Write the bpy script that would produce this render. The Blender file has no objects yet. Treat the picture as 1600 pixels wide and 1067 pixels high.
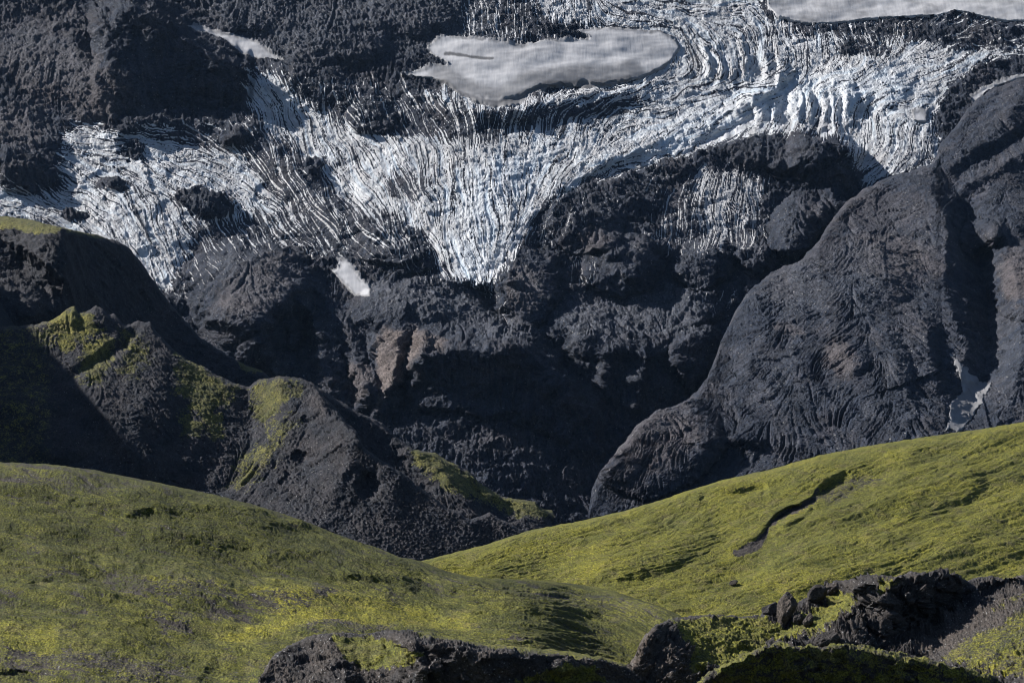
import bpy, bmesh, math, time
import numpy as np
from mathutils import Vector

F32 = np.float32
T0 = time.time()
SC = bpy.context.scene

# ------------------------------------------------------------------ camera
FOC = 4537.0                 # focal length in photo pixels (photo is 1600 wide)
PITCH = math.radians(3.0)    # camera looks a little downwards
CX, CY = 800.0, 533.5
cam_data = bpy.data.cameras.new('camera')
cam_data.sensor_width = 36.0
cam_data.lens = 36.0 * FOC / 1600.0
cam_data.clip_start = 1.0
cam_data.clip_end = 60000.0
cam = bpy.data.objects.new('camera', cam_data)
SC.collection.objects.link(cam)
cam.location = (0, 0, 0)
cam.rotation_euler = (math.pi / 2 - PITCH, 0, 0)
SC.camera = cam

# ------------------------------------------------------------------ light
SUN_EL = math.radians(36.0)
SUN_BACK = math.radians(19.0)     # how far behind the scene (beyond pure left) the sun stands
sv = Vector((-math.cos(SUN_BACK) * math.cos(SUN_EL), math.sin(SUN_BACK) * math.cos(SUN_EL), math.sin(SUN_EL)))
sd = bpy.data.lights.new('sun', 'SUN')
sd.energy = 5.0
sd.angle = math.radians(0.5)
sd.color = (1.0, 0.965, 0.92)
sun = bpy.data.objects.new('sun', sd)
sun.rotation_euler = (-sv).to_track_quat('-Z', 'Y').to_euler()
sun.location = (-800, 600, 1500)
SC.collection.objects.link(sun)
world = bpy.data.worlds.new('World')
SC.world = world
world.use_nodes = True
wn = world.node_tree.nodes
sky = wn.new('ShaderNodeTexSky')
sky.sky_type = 'NISHITA'
sky.sun_disc = False
sky.sun_elevation = SUN_EL
sky.sun_rotation = math.atan2(sv.x, sv.y)
sky.ozone_density = 3.0
sky.altitude = 600
world.node_tree.links.new(sky.outputs[0], wn['Background'].inputs['Color'])
wn['Background'].inputs['Strength'].default_value = 0.05
SC.view_settings.view_transform = 'Standard'
SC.view_settings.look = 'None'
SC.view_settings.exposure = 0.85
SC.view_settings.gamma = 1.0
SC.render.engine = 'CYCLES'
SC.cycles.max_bounces = 4
SC.cycles.volume_bounces = 0
SC.cycles.pixel_filter_type = 'BLACKMAN_HARRIS'
SC.cycles.filter_width = 1.0

# ------------------------------------------------------------------ maths
STEP = 1.3     # mesh spacing, in photo pixels


def hash2(ix, iy, seed):
    h = (ix.astype(np.uint32) * np.uint32(374761393) + iy.astype(np.uint32) * np.uint32(668265263)
         + np.uint32((seed * 974634777 + 12345) & 0xffffffff))
    h = (h ^ (h >> np.uint32(13))) * np.uint32(1274126177)
    h = h ^ (h >> np.uint32(16))
    return h


def perlin(x, y, seed=0):
    x = np.asarray(x, F32); y = np.asarray(y, F32)
    xf = np.floor(x); yf = np.floor(y)
    ix = xf.astype(np.int64); iy = yf.astype(np.int64)
    fx = x - xf; fy = y - yf
    u = fx * fx * fx * (fx * (fx * 6 - 15) + 10)
    v = fy * fy * fy * (fy * (fy * 6 - 15) + 10)

    def g(i, j, dx, dy):
        a = hash2(i & 0xffffffff, j & 0xffffffff, seed).astype(F32) * F32(2 * math.pi / 4294967296.0)
        return np.cos(a) * dx + np.sin(a) * dy
    n00 = g(ix, iy, fx, fy); n10 = g(ix + 1, iy, fx - 1, fy)
    n01 = g(ix, iy + 1, fx, fy - 1); n11 = g(ix + 1, iy + 1, fx - 1, fy - 1)
    return (((n00 + u * (n10 - n00)) * (1 - v) + (n01 + u * (n11 - n01)) * v) * 1.5).astype(F32)


def fbm(x, y, octs=5, seed=0, gain=0.5, ridged=False):
    s = np.zeros(np.shape(x), F32); a = 1.0; tot = 0
    c, sn = math.cos(0.6), math.sin(0.6)
    for o in range(octs):
        n = perlin(x, y, seed + o * 17)
        if ridged:
            n = 1 - 2 * np.abs(n)
        s += a * n; tot += a; a *= gain
        x, y = (x * c - y * sn) * 2.03 + 3.1, (x * sn + y * c) * 2.03 + 7.7
    return s / tot


def facets(x, y, seed, tilt=1.0):
    """angular blocks: every cell is a plane with its own tilt and height"""
    x = np.asarray(x, F32); y = np.asarray(y, F32)
    xf = np.floor(x); yf = np.floor(y)
    best = np.full(x.shape, 1e9, F32); out = np.zeros(x.shape, F32)
    for di in (-1, 0, 1):
        for dj in (-1, 0, 1):
            cx = xf + di; cy = yf + dj
            ix = cx.astype(np.int64) & 0xffffffff; iy = cy.astype(np.int64) & 0xffffffff
            h = hash2(ix, iy, seed); k = F32(1 / 65536.0)
            h2 = hash2(ix, iy, seed + 1)
            px = cx + (h & np.uint32(65535)).astype(F32) * k; py = cy + (h >> np.uint32(16)).astype(F32) * k
            d = (x - px) ** 2 + (y - py) ** 2
            a = (h2 & np.uint32(65535)).astype(F32) * k * 2 * math.pi
            z = (np.cos(a) * (x - px) + np.sin(a) * (y - py)) * tilt + ((h2 >> np.uint32(16)).astype(F32) * k - .5) * .5
            m = d < best
            best = np.where(m, d, best); out = np.where(m, z, out)
    return out


def crag(U, V, seed):
    w = fbm(U / 30, V / 30, 3, seed + 8) * 10; w2 = fbm(U / 30 + 9, V / 30, 3, seed + 9) * 10
    U = U + w; V = V + w2
    return (facets(U / 38, V / 30, seed) * 9 + facets(U / 15, V / 12, seed + 2) * 4.2 + facets(U / 6.5, V / 5.5, seed + 4) * 2.3 + facets(U / 3.6, V / 3.2, seed + 6) * 1.1)


def sstep(a, b, x):
    t = np.clip((x - a) / (b - a), 0, 1)
    return t * t * (3 - 2 * t)


def box(a, r):
    r = int(r)
    if r < 1:
        return a
    for ax in (0, 1):
        p = np.pad(a, [(r + 1, r) if k == ax else (0, 0) for k in (0, 1)], mode='edge')
        c = np.cumsum(p, axis=ax, dtype=np.float64)
        n = a.shape[ax]
        hi = np.take(c, np.arange(2 * r + 1, 2 * r + 1 + n), axis=ax)
        lo = np.take(c, np.arange(0, n), axis=ax)
        a = ((hi - lo) / (2 * r + 1)).astype(F32)
    return a


def tps(ctrl):
    c = np.array(ctrl, float); P = c[:, :2] / 500.0; n = len(P)
    def U(r2): return 0.5 * r2 * np.log(r2 + 1e-12)
    K = U(((P[:, None] - P[None]) ** 2).sum(-1)) + np.eye(n) * 1e-4
    A = np.zeros((n + 3, n + 3)); A[:n, :n] = K
    A[:n, n] = 1; A[:n, n + 1:] = P; A[n, :n] = 1; A[n + 1:, :n] = P.T
    w = np.linalg.solve(A, np.concatenate([c[:, 2], [0, 0, 0]]))

    def f(px, py):
        x = (px / 500.0).astype(F32); y = (py / 500.0).astype(F32)
        out = w[n] + w[n + 1] * x + w[n + 2] * y
        for i in range(n):
            r2 = (x - P[i, 0]) ** 2 + (y - P[i, 1]) ** 2
            out = out + w[i] * U(r2)
        return out.astype(F32)
    return f


def seg_dist(px, py, pts, vals=None):
    """distance to a polyline, side sign (+ = right-hand of travel on screen), value along it"""
    best = np.full(px.shape, 1e9, F32); sg = np.ones(px.shape, F32); vv = np.zeros(px.shape, F32)
    vals = [1.0] * len(pts) if vals is None else vals
    for i in range(len(pts) - 1):
        ax, ay = pts[i]; bx, by = pts[i + 1]
        dx, dy = bx - ax, by - ay
        L = dx * dx + dy * dy + 1e-9
        t = np.clip(((px - ax) * dx + (py - ay) * dy) / L, 0, 1)
        ex = px - (ax + t * dx); ey = py - (ay + t * dy)
        d = ex * ex + ey * ey
        m = d < best
        best = np.where(m, d, best)
        cr = dx * (py - ay) - dy * (px - ax)
        sg = np.where(m, np.sign(cr), sg)
        vv = np.where(m, vals[i] * (1 - t) + vals[i + 1] * t, vv)
    return np.sqrt(best), sg, vv


def inpoly(px, py, poly):
    ins = np.zeros(px.shape, bool)
    n = len(poly)
    for i in range(n):
        x1, y1 = poly[i]; x2, y2 = poly[(i + 1) % n]
        if y1 == y2:
            continue
        c = ((y1 > py) != (y2 > py)) & (px < (x2 - x1) * (py - y1) / (y2 - y1) + x1)
        ins ^= c
    return ins


def polydist(px, py, poly):
    """signed distance, positive inside"""
    d, _, _ = seg_dist(px, py, list(poly) + [poly[0]])
    return np.where(inpoly(px, py, poly), d, -d)


class Field:
    """relief towards the camera, in photo-pixel-sized units times its own height in metres"""
    def __init__(s, PX, PY, warp=5.0, wl=45.0, seed=3):
        s.PX, s.PY = PX, PY
        s.x = PX + warp * fbm(PX / wl, PY / wl, 3, seed)
        s.y = PY + warp * fbm(PX / wl, PY / wl, 3, seed + 50)
        s.r = np.zeros(PX.shape, F32)

    def sel(s, x0, x1, y0, y1):
        return np.nonzero((s.x > x0) & (s.x < x1) & (s.y > y0) & (s.y < y1))

    def ridge(s, pts, h, a, b, p=1.0, rnd=2.0):
        w = max(a, b); xs = [q[0] for q in pts]; ys = [q[1] for q in pts]
        k = s.sel(min(xs) - w, max(xs) + w, min(ys) - w, max(ys) + w)
        if len(k[0]) == 0:
            return
        x, y = s.x[k], s.y[k]
        hs = h if isinstance(h, (list, tuple)) else [h] * len(pts)
        d, sg, hv = seg_dist(x, y, pts, hs)
        wd = np.where(sg > 0, a, b)
        d = np.sqrt(d * d + rnd * rnd) - rnd
        q = np.clip(1 - d / wd, 0, 1)
        s.r[k] += hv * q ** p

    def bump(s, cx, cy, rx, ry, h, rot=0, p=1.0, sharp=False):
        R = max(rx, ry) * 1.05
        k = s.sel(cx - R, cx + R, cy - R, cy + R)
        if len(k[0]) == 0:
            return
        c, sn = math.cos(math.radians(rot)), math.sin(math.radians(rot))
        dx, dy = s.x[k] - cx, s.y[k] - cy
        u = (dx * c + dy * sn) / rx; v = (-dx * sn + dy * c) / ry
        q = np.clip(1 - u * u - v * v, 0, 1)
        s.r[k] += h * (np.sqrt(q) if sharp else q * q * (3 - 2 * q)) ** p

    def cliff(s, top, bot, R, A=60.0, fade=25.0):
        """the line 'top' juts out by R; the face below it falls back to the slope at 'bot'"""
        tx, ty = zip(*top); bx, by = zip(*bot)
        k = s.sel(tx[0] - fade, tx[-1] + fade, min(ty) - A, max(by) + 1)
        if len(k[0]) == 0:
            return
        x, y = s.x[k], s.y[k]
        t = np.interp(x, tx, ty); b = np.maximum(np.interp(x, bx, by), t + 3)
        rr = R if not isinstance(R, (list, tuple)) else np.interp(x, tx, R)
        up = sstep(0, 1, 1 - (t - y) / A)
        dn = np.clip(1 - (y - t) / (b - t), 0, 1)
        e = sstep(tx[0] - fade, tx[0] + fade * .2, x) * (1 - sstep(tx[-1] - fade * .2, tx[-1] + fade, x))
        s.r[k] += rr * e * np.where(y < t, up, dn)


def ray(px, py, t):
    """photo pixel and depth along the view axis -> world point"""
    u = (px - CX) / FOC; v = (CY - py) / FOC
    c, s = math.cos(PITCH), math.sin(PITCH)
    return np.stack([t * u, t * (c + v * s), t * (v * c - s)], -1).astype(F32)


def lic(noise, vx, vy, L):
    """smear noise along a direction field given in grid cells"""
    H, W = noise.shape
    m = np.sqrt(vx * vx + vy * vy) + 1e-6
    vx = (vx / m).astype(F32); vy = (vy / m).astype(F32)
    jj, ii = np.meshgrid(np.arange(W, dtype=F32), np.arange(H, dtype=F32))
    acc = noise.copy(); wt = 1.0
    for sgn in (1, -1):
        x = jj.copy(); y = ii.copy()
        for k in range(L):
            xi = np.clip(x + .5, 0, W - 1).astype(np.int32); yi = np.clip(y + .5, 0, H - 1).astype(np.int32)
            idx = yi * W + xi
            x += sgn * vx.ravel()[idx]; y += sgn * vy.ravel()[idx]
            xi = np.clip(x + .5, 0, W - 1).astype(np.int32); yi = np.clip(y + .5, 0, H - 1).astype(np.int32)
            w = 1 - (k + 1) / (L + 1)
            acc += w * noise.ravel()[yi * W + xi]; 
            wt += w
    acc -= acc.mean(); acc /= acc.std() + 1e-6
    return acc


def white(shape, seed, scale=1.0):
    H, W = shape
    ii, jj = np.mgrid[0:H, 0:W]
    if scale <= 1:
        return (hash2(jj, ii, seed).astype(F32) / 4294967296.0 * 2 - 1).astype(F32)
    return perlin(jj / scale + .37, ii / scale + .71, seed)


def normals(P):
    du = np.gradient(P, axis=1); dv = np.gradient(P, axis=0)
    n = np.cross(du, dv)
    n /= np.linalg.norm(n, axis=-1, keepdims=True) + 1e-9
    n[n[..., 2] < 0] *= -1
    return n.astype(F32), du, dv


def descent(P, blur=6):
    """steepest way down, in grid cells"""
    Q = np.stack([box(P[..., k], blur) for k in range(3)], -1)
    du = np.gradient(Q, axis=1); dv = np.gradient(Q, axis=0)
    E = (du * du).sum(-1); G = (dv * dv).sum(-1); Fm = (du * dv).sum(-1)
    det = E * G - Fm * Fm + 1e-9
    zu, zv = du[..., 2], dv[..., 2]
    return -(G * zu - Fm * zv) / det, -(-Fm * zu + E * zv) / det


def mesh_obj(name, P, mask, mat, attrs, label, kind='structure', cat=None, smooth=True):
    """P (rows, cols, 3); mask says which quads belong to this object"""
    H, W = P.shape[:2]
    idx = np.arange(H * W, dtype=np.int64).reshape(H, W)
    q = np.stack([idx[:-1, :-1], idx[1:, :-1], idx[1:, 1:], idx[:-1, 1:]], -1)
    q = q[mask] if mask is not None else q.reshape(-1, 4)
    used = np.unique(q)
    remap = np.zeros(H * W, np.int32); remap[used] = np.arange(len(used))
    q = remap[q]
    me = bpy.data.meshes.new(name)
    me.vertices.add(len(used)); me.vertices.foreach_set('co', P.reshape(-1, 3)[used].ravel())
    n = len(q)
    me.loops.add(n * 4); me.loops.foreach_set('vertex_index', q.ravel().astype(np.int32))
    me.polygons.add(n)
    me.polygons.foreach_set('loop_start', np.arange(0, n * 4, 4, dtype=np.int32))
    me.polygons.foreach_set('loop_total', np.full(n, 4, np.int32))
    me.polygons.foreach_set('use_smooth', np.full(n, smooth))
    me.update(calc_edges=True)
    for k, v in attrs.items():
        a = me.attributes.new(k, 'FLOAT', 'POINT')
        a.data.foreach_set('value', np.asarray(v, F32).ravel()[used])
    me.materials.append(mat)
    o = bpy.data.objects.new(name, me)
    SC.collection.objects.link(o)
    o['label'] = label
    if kind:
        o['kind'] = kind
    if cat:
        o['category'] = cat
    return o


# ------------------------------------------------------------------ materials
def nd(nt, t, **kw):
    n = nt.nodes.new(t)
    for k, v in kw.items():
        setattr(n, k, v)
    return n


def terrain_mat(name, unit, rock_a, rock_b, rock_c, moss_a=(.050, .056, .008), moss_b=(.122, .117, .014),
                moss_c=(.10, .085, .035), stone=.13, bump=1.0, ash=.0):
    """rock, scree, moss and ice mixed by the surface's own masks. unit = size of one photo pixel in metres"""
    m = bpy.data.materials.new(name); m.use_nodes = True
    nt = m.node_tree; L = nt.links.new
    b = nt.nodes['Principled BSDF']
    tc = nd(nt, 'ShaderNodeTexCoord')
    def noise(scale_px, detail=4, rough=.6, dist=0.0):
        n = nd(nt, 'ShaderNodeTexNoise'); n.inputs['Scale'].default_value = 1 / (scale_px * unit)
        n.inputs['Detail'].default_value = detail; n.inputs['Roughness'].default_value = rough
        n.inputs['Distortion'].default_value = dist
        L(tc.outputs['Object'], n.inputs['Vector']); return n.outputs['Fac']
    def ramp(fac, stops):
        r = nd(nt, 'ShaderNodeValToRGB'); e = r.color_ramp.elements
        while len(e) < len(stops):
            e.new(.5)
        for el, (p, c) in zip(e, stops):
            el.position = p; el.color = (c, c, c, 1) if not isinstance(c, tuple) else (*c, 1)
        L(fac, r.inputs[0]); return r.outputs[0]
    def mix(fac, a, bb, mode='MIX'):
        n = nd(nt, 'ShaderNodeMix', data_type='RGBA', blend_type=mode)
        if isinstance(fac, float): n.inputs[0].default_value = fac
        else: L(fac, n.inputs[0])
        for s, v in ((6, a), (7, bb)):
            if isinstance(v, tuple): n.inputs[s].default_value = (*v, 1)
            else: L(v, n.inputs[s])
        return n.outputs[2]
    def math_(op, a, bb=None, c=None):
        n = nd(nt, 'ShaderNodeMath', operation=op)
        for s, v in enumerate((a, bb, c)):
            if v is None: continue
            if isinstance(v, (int, float)): n.inputs[s].default_value = v
            else: L(v, n.inputs[s])
        return n.outputs[0]
    def attr(k):
        a = nd(nt, 'ShaderNodeAttribute', attribute_name=k); return a.outputs['Fac']
    nbig = noise(60, 5); nmid = noise(14, 4); nfin = noise(3.2, 3, .7); nspk = noise(1.5, 1, .5)
    rock = mix(ramp(nbig, [(.35, 0.), (.65, 1.)]), rock_a, rock_b)
    rock = mix(attr('tone'), rock, rock_c)
    rock = mix(math_('MULTIPLY', attr('scree'), ash), rock, (.062, .068, .084))
    rock = mix(1.0, rock, ramp(nmid, [(.3, .62), (.7, 1.35)]), 'MULTIPLY')
    rock = mix(1.0, rock, ramp(nfin, [(.34, .5), (.68, 1.5)]), 'MULTIPLY')
    rock = mix(1.0, rock, ramp(nspk, [(.34, .68), (.66, 1.36)]), 'MULTIPLY')
    # pale stones lying in the scree
    v = nd(nt, 'ShaderNodeTexVoronoi'); v.inputs['Scale'].default_value = 1 / (3.0 * unit)
    L(tc.outputs['Object'], v.inputs['Vector'])
    sep = nd(nt, 'ShaderNodeSeparateColor'); L(v.outputs['Color'], sep.inputs[0])
    near = math_('LESS_THAN', v.outputs['Distance'], .36)
    rare = math_('GREATER_THAN', math_('ADD', sep.outputs[0], math_('MULTIPLY', attr('scree'), stone * .5)), .99)
    st = math_('MULTIPLY', near, rare)
    rock = mix(st, rock, (stone, stone * .98, stone * .97))
    # moss
    mo = mix(ramp(math_('ADD', math_('MULTIPLY', nmid, .55), math_('MULTIPLY', noise(110, 4, .55), .45)), [(.36, 0.), (.60, 1.)]), moss_a, moss_b)
    mo = mix(ramp(noise(30, 4, .65), [(.5, 0.), (.72, .75)]), mo, moss_c)
    mo = mix(1.0, mo, ramp(nfin, [(.34, .3), (.68, 1.75)]), 'MULTIPLY')
    mo = mix(1.0, mo, ramp(nspk, [(.34, .55), (.66, 1.55)]), 'MULTIPLY')
    mo = mix(attr('lush_shade'), mo, (.30, .24, .012), 'MIX') if False else mix(1.0, mo, ramp(attr('lush_shade'), [(0., (.42, .46, .22)), (.5, (1., 1., 1.)), (1., (1.45, 1.38, .95))]), 'MULTIPLY')
    mf = math_('ADD', attr('moss'), math_('MULTIPLY', math_('SUBTRACT', nfin, .5), .9))
    mf = math_('ADD', mf, math_('MULTIPLY', math_('SUBTRACT', nmid, .5), .7))
    mf = ramp(mf, [(.42, 0.), (.58, 1.)])
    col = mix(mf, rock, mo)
    # ice
    ice = mix(ramp(nmid, [(.3, 0.), (.7, 1.)]), (.72, .76, .80), (.43, .45, .48))
    ice = mix(attr('blue'), ice, (.28, .47, .66))
    ice = mix(math_('MULTIPLY', attr('dust'), 1.0), ice, (.30, .29, .29))
    fi = math_('ADD', attr('ice'), math_('MULTIPLY', math_('SUBTRACT', nfin, .5), .9))
    fi = ramp(fi, [(.38, 0.), (.62, 1.)])
    col = mix(fi, col, ice)
    L(col, b.inputs['Base Color'])
    b.inputs['Roughness'].default_value = .9
    L(mix(fi, (.92, .92, .92), (.5, .5, .5)), b.inputs['Roughness'])
    b.inputs['Specular IOR Level'].default_value = .3
    h = math_('ADD', math_('MULTIPLY', nfin, .9), math_('MULTIPLY', nmid, 1.6))
    h = math_('ADD', h, math_('MULTIPLY', v.outputs['Distance'], -.35))
    bp = nd(nt, 'ShaderNodeBump'); bp.inputs['Strength'].default_value = 1.0
    bp.inputs['Distance'].default_value = unit * 3.0 * bump
    L(h, bp.inputs['Height']); L(bp.outputs[0], b.inputs['Normal'])
    return m


def snow_mat():
    m = bpy.data.materials.new('old_snow'); m.use_nodes = True
    nt = m.node_tree; L = nt.links.new; b = nt.nodes['Principled BSDF']
    tc = nd(nt, 'ShaderNodeTexCoord'); mp = nd(nt, 'ShaderNodeMapping')
    mp.inputs['Scale'].default_value = (1 / 2.5, 1 / 30.0, 1 / 14.0)
    L(tc.outputs['Object'], mp.inputs[0])
    n = nd(nt, 'ShaderNodeTexNoise'); n.inputs['Scale'].default_value = 1.0; n.inputs['Detail'].default_value = 6
    L(mp.outputs[0], n.inputs['Vector'])
    n2 = nd(nt, 'ShaderNodeTexNoise'); n2.inputs['Scale'].default_value = 1 / 40.0; n2.inputs['Detail'].default_value = 6
    L(tc.outputs['Object'], n2.inputs['Vector'])
    r = nd(nt, 'ShaderNodeValToRGB'); e = r.color_ramp.elements
    e[0].position = .2; e[0].color = (.32, .32, .335, 1); e[1].position = .8; e[1].color = (.45, .45, .46, 1)
    L(n.outputs['Fac'], r.inputs[0])
    a = nd(nt, 'ShaderNodeAttribute', attribute_name='dust')
    mx = nd(nt, 'ShaderNodeMix', data_type='RGBA'); L(a.outputs['Fac'], mx.inputs[0])
    L(r.outputs[0], mx.inputs[6]); mx.inputs[7].default_value = (.10, .10, .105, 1)
    r2 = nd(nt, 'ShaderNodeValToRGB'); e = r2.color_ramp.elements
    e[0].position = .3; e[0].color = (.86, .86, .865, 1); e[1].position = .65; e[1].color = (1.1, 1.1, 1.1, 1)
    L(n2.outputs['Fac'], r2.inputs[0])
    mm = nd(nt, 'ShaderNodeMix', data_type='RGBA', blend_type='MULTIPLY'); mm.inputs[0].default_value = 1
    L(mx.outputs[2], mm.inputs[6]); L(r2.outputs[0], mm.inputs[7])
    L(mm.outputs[2], b.inputs['Base Color'])
    b.inputs['Roughness'].default_value = .8; b.inputs['Specular IOR Level'].default_value = .2
    bp = nd(nt, 'ShaderNodeBump'); bp.inputs['Strength'].default_value = .2; bp.inputs['Distance'].default_value = 1.0
    L(n.outputs['Fac'], bp.inputs['Height']); L(bp.outputs[0], b.inputs['Normal'])
    return m


M_FAR = terrain_mat('glacial_rock', .62, (.0070, .0115, .0225), (.0175, .024, .0395), (.105, .086, .080), stone=.17, ash=.55)
M_MID = terrain_mat('ridge_rock', .32, (.009, .012, .019), (.0165, .0195, .0275), (.050, .042, .042),
                    moss_a=(.026, .032, .010), moss_b=(.105, .098, .024), moss_c=(.07,.06,.03))
M_NEAR = terrain_mat('hill_moss', .14, (.014, .014, .017), (.030, .028, .029), (.066, .053, .044), stone=.2)
M_SNOW = snow_mat()


# ------------------------------------------------------------------ layers
def axis(a, b, lo, hi, step, coarse=5.0):
    """fine spacing inside lo..hi (what the photo shows), coarse outside it"""
    parts = []
    if a < lo:
        parts.append(np.arange(a, lo, coarse))
    x0, x1 = max(a, lo), min(b, hi)
    parts.append(np.linspace(x0, x1, int((x1 - x0) / step) + 1))
    if b > hi:
        parts.append(np.arange(hi + coarse, b + coarse, coarse))
    return np.concatenate(parts).astype(F32)


def build_layer(name, label, xr, crest, bottom, ctrl, mat, unit, sculpt=None, masks=None, crest_noise=2.0,
                rnd=(14.0, 10.0), back=(160.0, 130.0), amp=1.0, rill=1.0, fine=1.0, rough=1.0, step=STEP, seed=1,
                warp=5.0, backrows=26, lay=0.0, wave=9.0, crg=.8, ydisp=None, finish=None):
    xs = axis(xr[0], xr[1], -30, 1630, step)
    W = len(xs)
    cx, cy = zip(*crest)
    cr = np.interp(xs, cx, cy)
    cr = cr + crest_noise * fbm(xs / 22, xs * 0 + seed, 5, seed + 5, .62) * 2
    bt = np.interp(xs, *zip(*bottom))
    Hn = int(np.max(bt - cr) / step) + 1
    w = np.linspace(0, 1, Hn).astype(F32)[:, None]
    PX = np.repeat(xs[None], Hn, 0)
    PY = (cr[None] + w * (bt - cr)[None]).astype(F32)
    T = tps(ctrl)(PX, PY)
    f = Field(PX, PY, warp=warp, seed=seed + 7)
    if sculpt:
        sculpt(f)
    q = np.clip((PY - cr[None]) / rnd[1], 0, 1)
    T = T - f.r + rnd[0] * (1 - np.sqrt(np.clip(1 - (1 - q) ** 2, 0, 1)))
    P = ray(PX, PY, T)
    # meso relief
    N, _, _ = normals(np.stack([box(P[..., k], 5) for k in range(3)], -1))
    A = {k: np.zeros(PX.shape, F32) for k in ('moss', 'ice', 'tone', 'scree', 'blue', 'dust', 'lush_shade')}
    ctx = dict(lay=lay, wave=wave, A=A, x=f.x, y=f.y, PX=PX, PY=PY, P=P, N=N)
    g = dict(rough=np.full(PX.shape, 1.0, F32), rill=np.full(PX.shape, 1.0, F32), fine=np.full(PX.shape, 1.0, F32))
    ctx['g'] = g
    A['lush_shade'] += .5
    if masks:
        masks(ctx)
    vx, vy = descent(P, 24)
    r1 = lic(white(PX.shape, seed + 1, 1.9), vx, vy, 22)
    r2 = lic(white(PX.shape, seed + 2, 5.0), vx, vy, 40)
    rl = -sstep(.1, 1.6, r1) * 1.1 - sstep(0, 1.8, r2) * 2.6
    U, V = P[..., 0] / unit, (P[..., 1] * .6 + P[..., 2]) / unit
    big = fbm(U / 70, V / 70, 4, seed + 20, .5, True)
    mid = fbm(U / 22, V / 22, 4, seed + 30, .6)
    fin = fbm(U / 5.0, V / 5.0, 3, seed + 40, .7)
    rl = rl * (.08 + 1.1 * sstep(-.15, .5, fbm(PX / 45, PY / 45, 3, seed + 45)))
    disp = unit * (np.maximum(0, perlin(U / 4.2, V / 4.2, seed + 46)) * 2.2 * fine * (.4 + A['scree']) * (A['moss'] < .5) + amp * (big * 4 * g['rough'] + mid * 3 * g['rough'] + crag(U, V, seed + 90) * crg * g['rough'] * (1 - .8 * np.clip(A['moss'], 0, 1))) * rough
                   + rill * rl * 1.5 * g['rill'] + fine * fin * 1.2 * g['fine'])
    if ydisp is not None:
        disp = disp + ydisp(ctx, vx, vy) * unit
    fade = sstep(0, 1, (PY - cr[None]) / 10.0) * .75 + .25
    P = P + N * (disp * fade)[..., None]
    A['tone'] += .05 * r2 + .03 * r1; A['scree'] += .16 * r2 * (A['moss'] < .3)
    ctx['rl'] = rl; ctx['mid'] = mid; ctx['fin'] = fin; ctx['big'] = big
    if finish:
        finish(ctx)
    # far side of the crest
    s = (np.linspace(0, 1, backrows + 1)[1:][::-1] ** 1.5).astype(F32)[:, None]
    c0 = P[0][None]
    bk = np.repeat(c0, backrows, 0)
    bk[..., 1] += s * back[0]
    bk[..., 2] -= (s ** 1.25) * back[1]
    nb = fbm(bk[..., 0] / unit / 30, bk[..., 1] / unit / 30, 4, seed + 60)
    bk[..., 2] += nb * unit * 8 * np.clip(s * 3, 0, 1)
    P = np.concatenate([bk, P], 0)
    at = {k: np.concatenate([np.repeat(v[:1], backrows, 0), v], 0) for k, v in A.items()}
    o = mesh_obj(name, P, None, mat, at, label)
    print('layer', name, P.shape, round(time.time() - T0, 1), flush=True)
    return o


def blob(c, k, poly, v, soft=8, noise=10, wl=18, mode='max'):
    """raise (or lower) a mask inside a hand-drawn outline with a ragged edge"""
    X, Y = c['x'], c['y']
    xs = [p[0] for p in poly]; ys = [p[1] for p in poly]
    m = np.nonzero((X > min(xs) - 30) & (X < max(xs) + 30) & (Y > min(ys) - 30) & (Y < max(ys) + 30))
    if len(m[0]) == 0:
        return
    x, y = X[m], Y[m]
    d = polydist(x, y, poly) + noise * fbm(x / wl, y / wl, 4, 77, .65)
    w = sstep(-soft, soft, d)
    a = c['A'][k] if k in c['A'] else c['g'][k]
    if mode == 'max':
        a[m] = np.maximum(a[m], v * w)
    elif mode == 'set':
        a[m] = a[m] * (1 - w) + v * w
    else:
        a[m] += v * w


def spot(c, k, cx, cy, rx, ry, v, rot=0, mode='set', noise=.5, wl=16):
    X, Y = c['x'], c['y']; R = max(rx, ry) * 1.6
    m = np.nonzero((np.abs(X - cx) < R) & (np.abs(Y - cy) < R))
    if len(m[0]) == 0:
        return
    x, y = X[m] - cx, Y[m] - cy
    cc, s = math.cos(math.radians(rot)), math.sin(math.radians(rot))
    q = 1 - np.sqrt(((x * cc + y * s) / rx) ** 2 + ((-x * s + y * cc) / ry) ** 2)
    w = sstep(-.15, .35, q + noise * fbm(X[m] / wl, Y[m] / wl, 4, 99, .65))
    a = c['A'][k] if k in c['A'] else c['g'][k]
    if mode == 'set':
        a[m] = a[m] * (1 - w) + v * w
    elif mode == 'max':
        a[m] = np.maximum(a[m], v * w)
    else:
        a[m] += v * w


def crop(x0, y0, pts, s=3.0):
    return [(x0 + x / s, y0 + y / s) for x, y in pts]


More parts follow.
